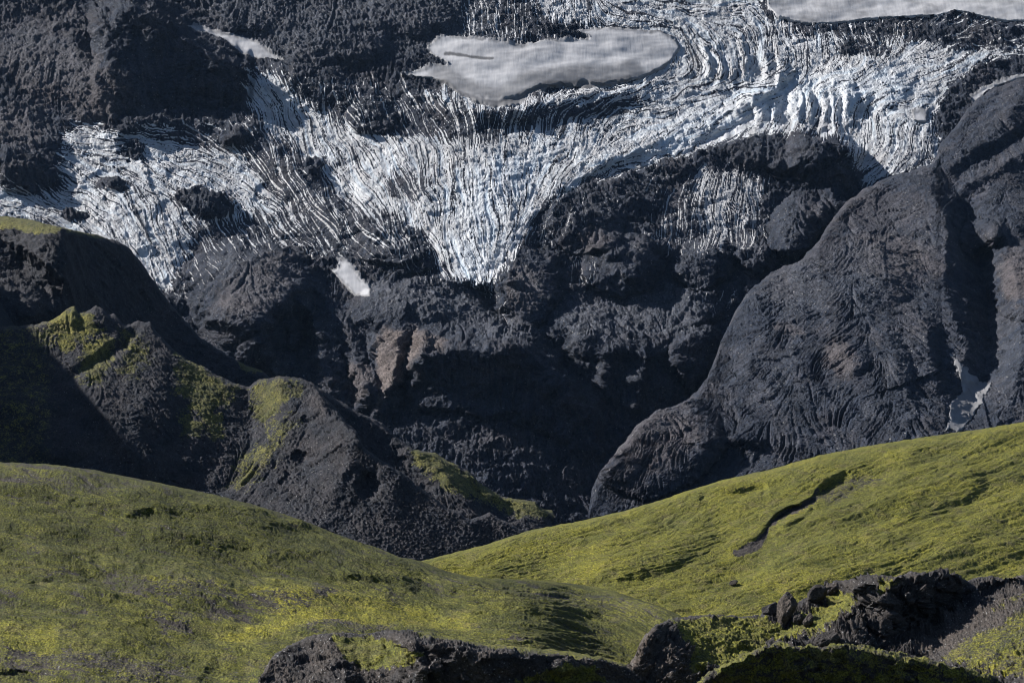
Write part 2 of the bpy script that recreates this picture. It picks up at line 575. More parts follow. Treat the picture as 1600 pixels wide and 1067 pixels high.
# ================================================================== the glacier wall
SNOW = {
    'long': [(290, 40), (312, 39), (335, 48), (365, 55), (395, 60), (415, 75), (444, 95), (425, 97), (402, 93), (375, 85), (355, 68), (330, 55), (305, 46)],
    'big': crop(533, 0, [(400, 220), (470, 165), (640, 175), (760, 190), (850, 205), (950, 185), (1160, 175), (1100, 140), (1250, 125), (1400, 135), (1500, 145), (1560, 180), (1590, 220), (1560, 270), (1500, 325), (1430, 355), (1350, 380), (1250, 405), (1000, 410), (900, 440), (830, 490), (720, 500), (630, 480), (540, 430), (480, 390), (430, 370), (260, 355), (350, 325), (440, 305), (500, 300), (420, 260)]),
    'top': crop(1066, 0, [(380, -1000), (400, 40), (450, 85), (600, 115), (800, 100), (1000, 85), (1200, 75), (1280, 60), (1380, 75), (1500, 95), (1600, 98), (3500, 110), (3500, -1000)]),
    'small': [(526, 406), (533, 405), (549, 412), (560, 430), (580, 448), (578, 465), (555, 463), (533, 440), (518, 424), (528, 420)],
    'strip': crop(1066, 0, [(1345, 455), (1400, 410), (1500, 370), (1640, 340), (1640, 360), (1480, 402), (1410, 445), (1360, 500)]),
    'panel': crop(1066, 0, [(1075, 515), (1120, 505), (1158, 505), (1150, 572), (1085, 565)]),
}
SNOW_LABEL = {
    'long': ('long narrow snow patch on dark rubble beyond the shaded cliff', 'snow patch'),
    'big': ('large smooth grey snowfield with dirty lower rim above the glacier tongue', 'snowfield'),
    'top': ('broad pale snowfield along the upper right edge of the mountain', 'snowfield'),
    'small': ('small slanting snow patch on dark scree left of the glacier tongue', 'snow patch'),
    'strip': ('thin pale snow strip on the rock ridge at the upper right', 'snow patch'),
    'panel': ('tiny bright square of snow at the right margin of the ice', 'snow patch'),
}
ICE = [(-600, 200), (-120, 270), (0, 285), (40, 300), (85, 300), (100, 290), (95, 262), (88, 235), (92, 205), (140, 196), (210, 205), (300, 196),
       (382, 205), (392, 150), (385, 112), (420, 112), (470, 150), (520, 190), (560, 196), (600, 200), (620, 172), (640, 150), (690, 140),
       (790, 160), (850, 145), (1000, 120), (1050, 90), (1060, 62), (1010, 45), (900, 40), (850, 30), (830, 0), (790, -320),
       (1130, -320), (1200, 20), (1250, 42), (1350, 34), (1450, 30), (2250, 36), (2250, 120), (1600, 82), (1560, 95), (1530, 100), (1490, 125), (1470, 150), (1460, 190),
       (1466, 230), (1440, 262), (1400, 275), (1362, 290), (1350, 285), (1335, 250), (1320, 222), (1290, 215), (1260, 206), (1200, 206), (1160, 213), (1120, 228), (1060, 240),
       (1000, 262), (930, 282), (890, 295), (862, 320), (838, 345), (822, 372), (800, 400), (780, 438), (745, 441), (702, 437), (690, 420),
       (660, 392), (620, 385), (560, 380), (520, 378), (500, 392), (470, 380), (420, 368), (360, 370), (310, 380), (285, 410), (264, 455), (240, 450), (200, 420), (150, 385), (60, 355), (0, 350), (-120, 330), (-600, 300)]


def wall_sculpt(f):
    R, B, C = f.ridge, f.bump, f.cliff
    # dark massif upper left with its shaded cliff
    R([(150, -30), (200, 12), (168, 60), (172, 110), (190, 160), (205, 200)], [8, 26, 30, 28, 24, 10], 170, 90)
    C([(150, 40), (200, 16), (240, 28), (290, 64), (340, 92), (384, 112)], [(150, 172), (210, 176), (300, 172), (384, 170)], [60, 112, 118, 112, 92, 60], A=40, fade=10)
    B(40, 130, 100, 70, 10, 20); B(10, 250, 80, 55, 20); B(90, 60, 60, 40, 5)
    B(35, 265, 60, 34, 13, 10, sharp=True)
    R([(20, 150), (60, 200), (95, 250), (100, 290)], [6, 10, 9, 3], 40, 18)
    R([(110, 60), (140, 110), (160, 165), (180, 200)], 14, 40, 14)
    # rubble above and right of it
    B(400, 20, 90, 40, 22); B(520, 60, 110, 60, 26); B(640, 20, 90, 45, 22); B(480, 95, 40, 16, 10)
    # ledges between the rubble and the ice
    C([(400, 120), (460, 118), (520, 130), (560, 150), (600, 168)], [(400, 190), (460, 175), (520, 180), (600, 200)], [30, 40, 35, 28, 12], A=30)
    C([(615, 128), (680, 150), (740, 172), (800, 172), (860, 158), (940, 150), (1010, 140)], [(615, 150), (740, 205), (860, 190), (1010, 160)], [6, 16, 26, 26, 22, 16, 8], A=22)
    C([(200, 195), (260, 190), (330, 192), (390, 200)], [(200, 215), (330, 225), (400, 250)], 18, A=14)
    R([(390, 195), (430, 245), (480, 290), (530, 335), (600, 372), (650, 395)], [20, 26, 24, 22, 16, 10], 36, 34)
    B(365, 215, 26, 20, 14); B(320, 315, 50, 26, 18, 15); B(175, 290, 26, 14, 9); B(580, 185, 40, 26, 16, sharp=True); B(490, 262, 22, 22, 12)
    B(250, 330, 130, 90, 16)
    # folds of the ice
    R([(1100, 205), (1030, 232), (960, 250), (900, 280), (850, 318), (825, 350), (815, 385)], [4, 7, 8, 9, 10, 8, 4], 40, 7)
    R([(1110, 190), (1040, 215), (975, 240), (920, 255)], [4, 6, 5, 3], 24, 7)
    R([(1200, 160), (1150, 188), (1100, 212), (1060, 235)], [5, 8, 7, 3], 26, 8)
    R([(1230, 120), (1190, 145), (1150, 170)], [12, 18, 10], 22, 9)
    for i, (x, y, l) in enumerate([(1248, 140, 60), (1262, 148, 55), (1283, 150, 60), (1300, 160, 56), (1238, 160, 46), (1320, 150, 50), (1180, 165, 50), (1205, 160, 46), (1160, 80, 50), (1140, 90, 44), (1120, 80, 60), (1190, 90, 46), (1215, 100, 40), (1100, 75, 48)]):
        R([(x, y - 12), (x + 6, y + l * .3), (x + 2, y + l)], [6, 13, 4], 7, 15)
    B(740, 330, 110, 140, 16); B(620, 300, 80, 110, 14, 20)
    B(1410, 205, 60, 90, 9); B(1350, 130, 90, 50, 14)
    C([(640, 448), (700, 440), (780, 440), (800, 442)], [(640, 452), (700, 458), (780, 456), (800, 450)], 12, A=20)
    # rock right of the tongue
    R([(900, 300), (960, 285), (1040, 262), (1110, 236), (1170, 214), (1240, 206), (1310, 222), (1338, 245)], [8, 11, 13, 17, 24, 30, 28, 16], 110, 12)
    B(1215, 236, 95, 50, 22, 8)
    C([(1240, 232), (1290, 226), (1325, 232), (1340, 245)], [(1240, 300), (1290, 318), (1340, 300)], [24, 60, 60, 30], A=26, fade=12)
    B(1245, 355, 42, 58, 55, 25, sharp=True); B(1300, 330, 30, 34, 26)
    B(1130, 330, 90, 80, 10); B(960, 318, 80, 40, 12, -15); B(1040, 350, 70, 60, 8)
    B(975, 412, 66, 52, 30, -20, sharp=True); B(985, 410, 46, 40, 16)
    B(822, 452, 50, 66, 34, 8, sharp=True)
    B(1100, 412, 50, 40, 32, -25, sharp=True)
    B(925, 366, 48, 36, 20, -15, sharp=True); B(880, 345, 40, 46, 14); B(950, 385, 34, 26, 18)
    B(1180, 400, 40, 40, 26); B(900, 505, 60, 34, 10, sharp=True); B(980, 520, 150, 50, 20)
    B(1090, 480, 40, 34, 26, sharp=True)
    C([(900, 545), (950, 552), (1010, 560), (1060, 545), (1100, 530)], [(900, 600), (960, 640), (1020, 655), (1100, 600)], [26, 40, 38, 32, 20], A=60)
    R([(1010, 560), (1000, 600), (990, 640)], [16, 20, 8], 20, 9); R([(950, 555), (945, 600), (930, 630)], [12, 16, 6], 16, 8)
    B(1085, 560, 36, 46, 40, 10, sharp=True)
    # knolls under the left part of the ice
    B(400, 460, 120, 95, 70, 20); B(375, 520, 70, 70, 30)
    B(455, 530, 46, 60, -50, -10); B(480, 490, 36, 50, -30, -30)
    R([(505, 478), (498, 510), (500, 560), (512, 610), (540, 640)], [14, 26, 28, 24, 8], 12, 34)
    B(460, 525, 13, 22, 18, sharp=True); B(428, 510, 5, 22, 8)
    R([(540, 500), (560, 550), (575, 610)], [8, 14, 8], 16, 8)
    B(430, 555, 60, 30, 26, sharp=True)
    B(615, 398, 52, 16, 18, sharp=True); B(640, 415, 46, 16, 12)
    # stream cut below the tongue
    R([(735, 442), (760, 470), (785, 500), (830, 530), (880, 575)], [-8, -16, -18, -16, -8], 18, 14)
    # moraine shoulder above the central cliff
    B(640, 495, 100, 55, 22, 8); R([(560, 480), (620, 458), (680, 470), (750, 500), (810, 535)], [10, 20, 18, 16, 10], 40, 20)
    C([(640, 585), (650, 568), (662, 558), (700, 552), (760, 552), (800, 545), (828, 548), (850, 572), (880, 612), (930, 660)],
      [(610, 640), (650, 650), (720, 655), (800, 660), (860, 690), (930, 730)], [50, 90, 106, 112, 112, 112, 108, 95, 75, 40], A=50, fade=14)
    R([(628, 512), (622, 545), (616, 580), (606, 612), (600, 650)], [20, 56, 66, 56, 16], 44, 24)
    R([(655, 520), (662, 545)], [10, 12], 14, 12)
    C([(600, 655), (680, 640), (760, 648), (830, 640), (900, 700)], [(600, 760), (700, 800), (800, 800), (900, 800)], [6, 18, 20, 18, 8], A=30)
    R([(560, 570), (575, 610), (585, 650)], [20, 30, 10], 16, 14)


def wall_flow(PX, PY):
    S = [(780, 100, 0, 1), (780, 250, 0, 1), (770, 330, 0, 1), (755, 420, 0, 1), (700, 250, .2, 1), (620, 240, .5, 1), (650, 340, .4, 1), (690, 400, .45, 1),
         (480, 200, .3, 1), (440, 230, .35, 1), (500, 280, .75, 1), (560, 330, .7, 1), (900, 200, -.35, 1), (830, 200, -.1, 1), (1100, 200, -1, .45), (1000, 230, -1, .5), (940, 245, -.9, .6), (880, 270, -.7, 1),
         (850, 320, -.35, 1), (820, 360, -.5, 1), (1200, 150, -1, .6), (1200, 120, -1, .3), (1300, 110, -1, .12), (1450, 90, -1, .4), (1550, 60, -1, .35), (1350, 200, 0, 1),
         (1420, 220, .05, 1), (1400, 150, -1, .15), (1250, 180, -.35, 1), (1300, 180, 0, 1), (1150, 100, .3, 1), (1250, 80, .35, 1), (1330, 60, .5, 1), (1100, 60, .5, .8), (1000, 20, 1, -.1), (1120, 15, 1, 0),
         (1080, 140, -1, .35), (1150, 130, -1, .2), (1000, 170, -1, .25), (900, 160, -1, .3), (740, 190, .1, 1), (660, 190, .4, .5), (820, 15, .1, 1), (870, 20, .1, 1),
         (200, 220, 1, .12), (150, 230, 1, .15), (280, 230, 1, .2), (230, 260, 1, .3), (340, 250, 1, .6), (120, 290, .9, .4), (420, 330, .7, .8), (300, 330, .5, 1), (220, 320, .45, 1), (230, 400, .4, 1), (60, 320, 1, .35),
         (140, 340, .9, .7), (500, 360, .6, .9), (540, 370, .6, .7), (1130, 310, 0, 1), (1060, 350, -.1, 1), (1400, 260, -1, .7), (1380, 240, -.6, .9)]
    # bilinear evaluation of inverse distance weights on a coarse grid
    H, W = PX.shape; k = 8
    x = PX[::k, ::k]; y = PY[::k, ::k]
    vx = np.zeros(x.shape, F32); vy = np.zeros(x.shape, F32)
    for sx, sy, dx, dy in S:
        m = math.hypot(dx, dy); w = 1 / (((x - sx) ** 2 + ((y - sy) * 1.3) ** 2) + 200) ** 1.7
        vx += w * dx / m; vy += w * dy / m
    vx = np.repeat(np.repeat(vx, k, 0), k, 1)[:H, :W]; vy = np.repeat(np.repeat(vy, k, 0), k, 1)[:H, :W]
    m = np.sqrt(vx ** 2 + vy ** 2) + 1e-12
    vx, vy = vx / m, vy / m
    wob = fbm(PX / 40, PY / 40, 3, 5) * .9 + fbm(PX / 12, PY / 12, 2, 6) * .32
    c, s = np.cos(wob), np.sin(wob)
    return box((vx * c - vy * s), 2), box((vx * s + vy * c), 2)


def build_wall():
    unit = .62
    PX, PY = np.meshgrid(axis(-600, 2200, -30, 1630, STEP), axis(-300, 870, -25, 870, STEP))
    base = tps([(x_, y_, t_ + dx_) for x_, dx_ in ((-600, -150), (-150, -70), (200, -15), (500, 0), (780, -12), (1050, 25), (1400, 40), (1750, 30), (2200, 60)) for y_, t_ in ((-300, 3480), (-70, 3250), (60, 3100), (200, 2940), (340, 2790), (480, 2650), (620, 2520), (750, 2420), (870, 2350))])
    T = base(PX, PY)
    f = Field(PX, PY, warp=10, wl=32, seed=11)
    wall_sculpt(f)
    sx_ = PX + 2.2 * fbm(PX / 14, PY / 14, 4, 55, .6); sy_ = PY + 2.2 * fbm(PX / 14, PY / 14, 4, 56, .6)
    for k in SNOW:
        d = polydist(sx_, sy_, SNOW[k])
        f.r += 5.0 * sstep(-1.5, 2.5, d)
    for pts, h in (([(700, 158), (740, 166), (780, 163), (820, 148), (860, 138), (930, 135), (1000, 130)], -7),):
        f.ridge(pts, h, 6, 5)
    T = T - f.r
    P = ray(PX, PY, T)
    N, _, _ = normals(np.stack([box(P[..., k], 6) for k in range(3)], -1))
    x, y = f.x, f.y
    A = {k: np.zeros(PX.shape, F32) for k in ('moss', 'ice', 'tone', 'scree', 'blue', 'dust', 'lush_shade')}
    g = dict(rough=np.ones(PX.shape, F32))
    c = dict(A=A, x=x, y=y, g=g)
    # ---- ice
    dI = polydist(x, y, ICE)
    vx, vy = wall_flow(PX, PY)
    l1 = lic(white(PX.shape, 1, 1.5), vx, vy, 12)
    l2 = lic(white(PX.shape, 2, 2.3), vx, vy, 22)
    l3 = lic(white(PX.shape, 3, 7.0), vx, vy, 46)
    lc = lic(white(PX.shape, 4, 2.4), -vy, vx, 9)
    edge = dI + 10 * fbm(x / 16, y / 16, 4, 9, .65) + 4 * l2
    ice = sstep(-20, 14, edge)
    A['ice'] = ice.copy()
    for poly, v in (([(385, 190), (440, 215), (500, 270), (560, 320), (640, 372), (690, 425), (600, 392), (540, 380), (500, 372), (470, 345), (430, 300), (390, 260)], .55),
                    ([(560, 150), (640, 140), (720, 168), (860, 165), (1000, 150), (1020, 165), (900, 190), (850, 205), (740, 222), (600, 205)], .50),
                    ([(230, 195), (400, 195), (430, 250), (330, 232), (230, 215)], .5), ([(1400, 30), (1650, 40), (1640, 80), (1530, 75), (1420, 62), (1200, 50)], .35),
                    ([(300, 350), (430, 330), (560, 370), (520, 400), (420, 385), (300, 400)], .55), ([(590, 330), (660, 350), (700, 430), (650, 400)], .45)):
        blob(c, 'ice', poly, v, 12, 14, 20, 'set')
    for s_ in ((320, 318, 50, 24, 15, .12), (175, 288, 26, 12, 0, .12), (210, 235, 22, 16, 30, .2), (490, 262, 20, 18, 0, .1), (365, 215, 30, 18, 10, .05), (120, 335, 22, 9, 20, .1),
               (1350, 75, 50, 14, 5, .4), (590, 190, 42, 24, 0, .1), (1480, 60, 60, 14, 10, .35), (640, 290, 40, 20, 0, .6), (790, 30, 40, 26, 0, .35)):
        spot(c, 'ice', s_[0], s_[1], s_[2], s_[3], s_[5], s_[4])
    blob(c, 'ice', [(395, 105), (480, 115), (640, 130), (640, 180), (560, 205), (430, 190)], .42, 14, 16, 22)
    blob(c, 'ice', [(750, -60), (840, -60), (840, 40), (900, 60), (800, 70), (700, 60)], .5, 14, 16, 22)
    blob(c, 'ice', [(620, 380), (700, 440), (560, 430), (470, 400), (480, 385)], .36, 14, 16, 22)
    blob(c, 'ice', [(240, 450), (340, 370), (480, 380), (420, 400), (330, 430), (280, 480)], .34, 14, 16, 22)
    blob(c, 'ice', [(800, 380), (900, 300), (1050, 262), (1050, 290), (940, 330), (860, 400)], .3, 14, 16, 22)
    # faint streaked ice curtains on the dark rock
    blob(c, 'ice', [(1085, 262), (1140, 258), (1200, 285), (1190, 345), (1150, 375), (1090, 370), (1075, 310)], .84, 14, 16, 18)
    blob(c, 'ice', [(1030, 300), (1090, 290), (1210, 330), (1190, 390), (1060, 400), (1020, 380)], .56, 14, 16, 18)
    blob(c, 'ice', [(880, 410), (930, 400), (945, 450), (890, 452)], .34, 6, 8, 12)
    blob(c, 'ice', [(1100, 470), (1150, 455), (1140, 485), (1108, 492)], .45, 4, 6, 10)
    blob(c, 'ice', [(745, 440), (780, 440), (800, 500), (780, 505)], .34, 6, 8, 12)
    ice0 = A['ice'].copy()
    streak = l1 * .45 + l2 * .4 + l3 * .45
    crack = np.exp(-(l2 / .22) ** 2) * (l3 < .6) + .8 * np.exp(-(l1 / .2) ** 2) * (l3 < .1)
    ccrk = np.exp(-(lc / .16) ** 2)
    patch = fbm(x / 55, y / 55, 4, 31, .55)
    # clean ice mixed with streaky grit; crack lines also paint crevasse shade dark
    nz = l1 * .62 + l2 * .55 + l3 * .35 + white(PX.shape, 77) * .28 + 1.2 * np.exp(-(l2 / .17) ** 2) * (l3 > -.4) + 1.0 * ccrk * sstep(.1, .6, fbm(x / 25, y / 25, 3, 35)) - .25
    thr = -2.4 + 3.0 * ice0 + 1.0 * patch * (ice0 > .3)
    thr = thr + .45 * sstep(70, 0, seg_dist(x, y, [(745, 430), (750, 300), (840, 230)])[0]) + .5 * sstep(60, 0, seg_dist(x, y, [(1000, 235), (1200, 160), (1420, 130)])[0])
    grit = .85 * sstep(-.35, .4, nz - thr) + .15 * sstep(-1.4, 0, nz - thr)
    A['ice'] = np.clip(1 - grit, 0, 1) * (ice0 > .01)
    A['dust'] = np.clip(.56 + .7 * fbm(x / 26, y / 26, 5, 41, .6) - .12 * l2 + .10 * l1, 0, .85)
    A['dust'] = np.maximum(A['dust'], .95 - 1.3 * sstep(.2, .8, ice0))
    A['dust'] *= 1 - .75 * sstep(60, -10, seg_dist(x, y, [(740, 420), (750, 300), (830, 240)])[0]) - 0
    A['dust'] *= 1 - .6 * sstep(50, 0, seg_dist(x, y, [(1050, 215), (1200, 150), (1400, 140)])[0])
    blob(c, 'dust', [(620, 215), (820, 205), (850, 240), (640, 260)], .65, 20, 14, 20)
    blob(c, 'dust', [(1060, 40), (1300, 60), (1330, 130), (1160, 110), (1060, 90)], .5, 20, 14, 20)
    blob(c, 'dust', [(1340, 190), (1450, 190), (1450, 270), (1340, 250)], .5, 20, 14, 20)
    blob(c, 'dust', [(1030, 250), (1210, 250), (1210, 400), (1020, 400)], .8, 10, 6, 20)
    A['blue'] = np.clip(sstep(.3, 1.6, -l3) * .34 + .2 * fbm(x / 50, y / 50, 3, 8), 0, .7) * sstep(.5, .9, ice0)
    # ---- rock tones
    A['tone'] = np.clip(.04 + .4 * fbm(x / 60, y / 60, 4, 51), 0, .3)
    blob(c, 'tone', [(600, 515), (650, 515), (665, 545), (640, 580), (615, 600), (590, 640), (586, 590), (590, 550)], 1.0, 6, 6, 12)
    blob(c, 'tone', [(660, 520), (700, 530), (690, 550), (650, 552)], .8, 6, 6, 12)
    blob(c, 'tone', [(545, 570), (575, 565), (580, 600), (560, 640), (545, 610)], .6, 6, 6, 12)
    for s_ in ((80, 110, 100, 60, 30, .42), (150, 150, 50, 60, 40, .42), (30, 200, 50, 40, 0, .42), (70, 40, 100, 40, 0, .25), (930, 380, 30, 24, 0, .4), (400, 450, 70, 40, -30, .45), (820, 450, 30, 40, 0, .45)):
        spot(c, 'tone', s_[0], s_[1], s_[2], s_[3], s_[5], s_[4])
    A['scree'] = np.clip(.12 + .7 * fbm(x / 50, y / 40, 4, 61), 0, 1)
    blob(c, 'scree', [(560, 440), (700, 440), (800, 500), (840, 540), (700, 510), (580, 480)], 1, 14, 10, 20)
    for s_ in ((400, 440, 80, 40, .6, 15), (980, 405, 40, 34, .5, 0), (825, 440, 24, 50, .6, 5), (1225, 235, 70, 22, .3, 0), (940, 345, 50, 30, .5, 0), (70, 90, 90, 40, .7, 20), (30, 200, 60, 40, .5, 0), (1090, 400, 30, 30, .45, 0), (1240, 345, 26, 44, .4, 0), (520, 540, 26, 60, .4, 0), (980, 600, 80, 30, .3, 10)):  # pale ash and scree, also painting the sunlit shoulders of the domes lighter
        spot(c, 'scree', s_[0], s_[1], s_[2], s_[3], s_[4], s_[5])
    blob(c, 'scree', [(860, 480), (1100, 440), (1120, 520), (900, 540)], 1, 14, 10, 20)
    blob(c, 'scree', [(300, 0), (790, 0), (760, 70), (480, 110), (330, 30)], 1, 14, 10, 20)
    g['crag'] = np.full(PX.shape, .8, F32)
    for s_ in ((400, 440, 110, 60, .18, 15), (690, 490, 140, 46, .22, 12), (985, 490, 150, 34, .25, 0), (70, 90, 130, 60, .3, 15), (60, 190, 60, 30, .25, 0), (420, 40, 120, 50, .3, 0), (640, 40, 110, 50, .4, 0),
               (1240, 230, 80, 34, .3, 0), (740, 600, 140, 50, .35, 0), (270, 110, 110, 70, .3, 0), (1250, 350, 50, 60, .35, 0), (830, 440, 40, 60, .35, 0), (970, 400, 60, 50, .35, 0), (530, 480, 40, 40, .3, 0)):
        spot(c, 'crag', s_[0], s_[1], s_[2], s_[3], s_[4], s_[5], noise=.3, wl=40)
    # ---- relief
    sx, sy = descent(P, 20)
    r1 = lic(white(PX.shape, 11, 2.3), sx, sy, 22); r2 = lic(white(PX.shape, 12, 5.5), sx, sy, 40)
    rl = -sstep(.1, 1.6, r1) * 1.1 - sstep(0, 1.8, r2) * 2.6
    U, V = P[..., 0] / unit, (P[..., 1] * .6 + P[..., 2]) / unit
    rl = rl * (.2 + .8 * sstep(-.15, .5, fbm(x / 45, y / 45, 3, 745)))
    strata = fbm(x / 90, y / 4.0, 4, 746, .6) * 4 * sstep(-10, 20, polydist(x, y, [(150, 30), (240, 20), (384, 95), (400, 180), (200, 200)]))
    rockd = strata + np.maximum(0, perlin(U / 4.2, V / 4.2, 747)) * 1.7 * (.4 + A['scree']) + crag(U, V, 790) * g['crag'] + fbm(U / 60, V / 60, 5, 71, .55, True) * (2.5 + 5 * g['crag']) + fbm(U / 15, V / 15, 4, 72, .65) * 3.5 + rl * 1.9 + fbm(U / 4, V / 4, 2, 73) * 1.1
    rub = np.maximum(0, perlin(U / 5, V / 5, 81)) * 5
    wrub = np.clip(sstep(30, 0, polydist(x, y, [(300, -80), (800, -80), (760, 70), (620, 110), (480, 110), (330, 30)]) * -1), 0, 1)
    rockd = rockd + rub * wrub
    iced = l1 * .35 + l2 * .38 + l3 * .45 - 1.7 * grit - .6 * ccrk + facets(U / 16, V / 16, 795) * 1.6 + facets(U / 34, V / 34, 796) * 2.4 + fbm(U / 30, V / 30, 5, 91, .6) * 3.0
    wi = sstep(.2, .75, box(ice0, 2))
    sm = np.zeros(PX.shape, F32); sid = np.zeros(PX.shape, np.int32)
    keys = list(SNOW)
    for i, k in enumerate(keys):
        d = polydist(sx_, sy_, SNOW[k])
        sm = np.maximum(sm, sstep(-2, 4, d)); sid[d > -.5] = i + 1
    disp = rockd * (1 - wi) + iced * wi
    disp = disp * (1 - sm) + box(disp, 5) * sm * .12 + sm * (fbm(U / 70, V / 50, 3, 797, .4) * 5)
    A['tone'] = np.clip(A['tone'] + .05 * r2 + .03 * r1, 0, 1)
    A['scree'] = np.clip(A['scree'] + .16 * r2, 0, 1.2)
    P = P + N * (disp * unit)[..., None]
    # dirty lower rim of the big snowfield
    rim, _, _ = seg_dist(sx_, sy_, crop(533, 0, [(480, 395), (560, 445), (640, 478), (730, 490), (820, 465), (880, 428), (990, 395), (1250, 392), (1350, 375)]))
    A['dust'] = np.where(sid > 0, np.clip(sstep(34, 22, rim) * .62 + sstep(8, 3, rim) * .35 + .25 * fbm(x / 40, y / 14, 4, 36), 0, 1), A['dust'])
    ed = np.full(PX.shape, 99., F32)
    for k in keys:
        ed = np.minimum(ed, np.abs(polydist(sx_, sy_, SNOW[k])))
    A['dust'] = np.where(sid > 0, np.maximum(A['dust'], sstep(7, 0, ed + 6 * fbm(x / 8, y / 8, 4, 34)) * .75), A['dust'])
    b0, _, _ = seg_dist(sx_, sy_, crop(533, 0, [(490, 250), (560, 258), (640, 270), (710, 275)]))
    A['dust'] = np.where(sid > 0, np.maximum(A['dust'], sstep(3.5, 1, b0)), A['dust'])
    A['dust'] = np.where(sid == 3, np.clip(.1 + .9 * fbm(x / 40, y / 12, 4, 33) + sstep(14, 0, -(y - 38)) * .3, 0, .8), A['dust'])
    fid = sid[:-1, :-1]
    ing = (dI[:-1, :-1] > -2) & (fid == 0)
    mesh_obj('glacier', P, ing, M_FAR, A, 'crevassed white and grey glacier streaked with black grit')
    mesh_obj('mountain', P, (~ing) & (fid == 0), M_FAR, A, 'dark volcanic mountainside around and below the glacier')
    for i, k in enumerate(keys):
        mesh_obj('snow_patch', P, fid == i + 1, M_SNOW, A, SNOW_LABEL[k][0], kind=None, cat=SNOW_LABEL[k][1])
    print('wall', P.shape, round(time.time() - T0, 1), flush=True)


build_wall()


# ================================================================== right-hand moraine mountain
def right_sculpt(f):
    R, B, C = f.ridge, f.bump, f.cliff
    R([(1400, 275), (1450, 300), (1478, 340), (1478, 400), (1470, 440), (1490, 500), (1520, 560), (1530, 600)], [20, 50, 70, 60, 40, 50, 30, 10], 190, 34)
    R([(1500, 320), (1530, 400), (1545, 470), (1548, 540), (1535, 600), (1510, 655)], [-10, -60, -70, -60, -44, -20], 34, 46)
    R([(1385, 470), (1388, 520), (1400, 580), (1430, 640)], [24, 52, 50, 24], 110, 84)
    B(1330, 420, 110, 90, 30); B(1250, 520, 150, 120, 30)
    R([(1200, 520), (1170, 580), (1120, 620)], [10, 16, 6], 50, 30)
    B(1330, 560, 34, 36, 12); B(1295, 575, 40, 30, -8)
    # smooth bluff low on the left
    B(1030, 700, 105, 75, 40, -20, sharp=True); R([(1020, 640), (960, 720), (930, 780)], [16, 22, 14], 30, 40)
    C([(1000, 665), (1080, 680), (1180, 690)], [(1000, 720), (1080, 730), (1180, 715)], 16, A=14)
    C([(960, 730), (1040, 700), (1100, 712)], [(960, 760), (1040, 745), (1100, 740)], 12, A=14)
    R([(1100, 690), (1180, 680), (1260, 700), (1330, 720)], 14, 16, 30)
    # upper diagonal terraces
    R([(1600, 150), (1560, 200), (1500, 250), (1440, 280)], [30, 30, 24, 10], 30, 60)
    R([(1620, 230), (1570, 260), (1510, 290), (1490, 310)], [26, 30, 26, 10], 12, 40)
    R([(1620, 200), (1560, 235), (1500, 270)], [-16, -20, -12], 16, 10)
    B(1530, 370, 34, 28, 40, -30, sharp=True); B(1575, 330, 60, 60, 26); B(1590, 440, 50, 60, 34, sharp=True)
    B(1560, 380, 20, 40, 20); R([(1640, 500), (1580, 580), (1530, 650)], [30, 34, 10], 60, 60)
    R([(1440, 500), (1455, 560), (1470, 620)], [16, 20, 8], 30, 16)


def right_masks(c):
    A = c['A']
    x, y = c['x'], c['y']
    A['tone'][:] = np.clip(.05 + .35 * fbm(x / 60, y / 60, 4, 151), 0, .3)
    for s_ in ((1390, 400, 90, 40, 10, .4), (1020, 690, 90, 50, -20, .4), (1590, 430, 30, 50, 0, .5), (1370, 330, 90, 40, 0, .22), (1300, 400, 60, 30, 0, .2)):
        spot(c, 'tone', *s_[:4], s_[5], s_[4])
    A['scree'][:] = np.clip(.12 + .7 * fbm(x / 60, y / 40, 4, 161), 0, 1)
    spot(c, 'scree', 1300, 440, 120, 50, .65, -20); spot(c, 'scree', 1180, 590, 70, 50, .4, -30); spot(c, 'scree', 1580, 560, 50, 90, .35, 20); spot(c, 'tone', 1315, 560, 30, 34, .5); spot(c, 'tone', 1230, 515, 30, 10, .4, 10)
    for s_ in ((1300, 570, 50, 30, .3), (1390, 410, 70, 30, .3)):
        spot(c, 'fine', *s_)
    c['g']['rill'] *= 1.0 + .7 * sstep(440, 520, y)
    spot(c, 'rill', 1330, 420, 120, 60, .5)


GULLY_SNOW = crop(1066, 356, [(1255, 595), (1290, 610), (1335, 655), (1395, 722), (1455, 722), (1425, 790), (1355, 900), (1300, 960), (1235, 950), (1250, 880), (1262, 800), (1310, 770), (1300, 700)])

R_CREST = [(900, 840), (922, 828), (925, 765), (940, 735), (960, 709), (990, 672), (1023, 643), (1066, 630), (1090, 612), (1106, 588), (1118, 560), (1130, 528), (1146, 492), (1166, 460), (1210, 423), (1253, 406),
           (1280, 376), (1298, 345), (1320, 317), (1360, 290), (1400, 273), (1440, 263), (1462, 250), (1470, 225), (1496, 195), (1513, 168), (1546, 142), (1600, 119), (1700, 80), (1760, 70), (2200, -20)]
R_CTRL = [(925, 820, 2010), (960, 715, 2120), (1066, 640, 2200), (1120, 520, 2380), (1253, 410, 2520), (1400, 280, 2780), (1500, 200, 2900), (1600, 120, 3050), (1700, 90, 3100),
          (1100, 780, 2025), (1300, 740, 2040), (1500, 700, 2080), (1600, 700, 2090), (1300, 560, 2270), (1600, 400, 2560), (1450, 480, 2430), (1700, 600, 2200), (1200, 640, 2160)]
right = build_layer('moraine_mountain', 'steep dark moraine mountain with rills on the right, in front of the glacier', (895, 2200), R_CREST, [(895, 880), (1000, 850), (1200, 800), (1400, 740), (1760, 700), (2200, 640)],
                    R_CTRL, M_FAR, .5, right_sculpt, right_masks, crest_noise=3.2, rnd=(30, 16), back=(260, 220), rill=1.4, rough=.8, crg=.45, fine=.8, seed=21)


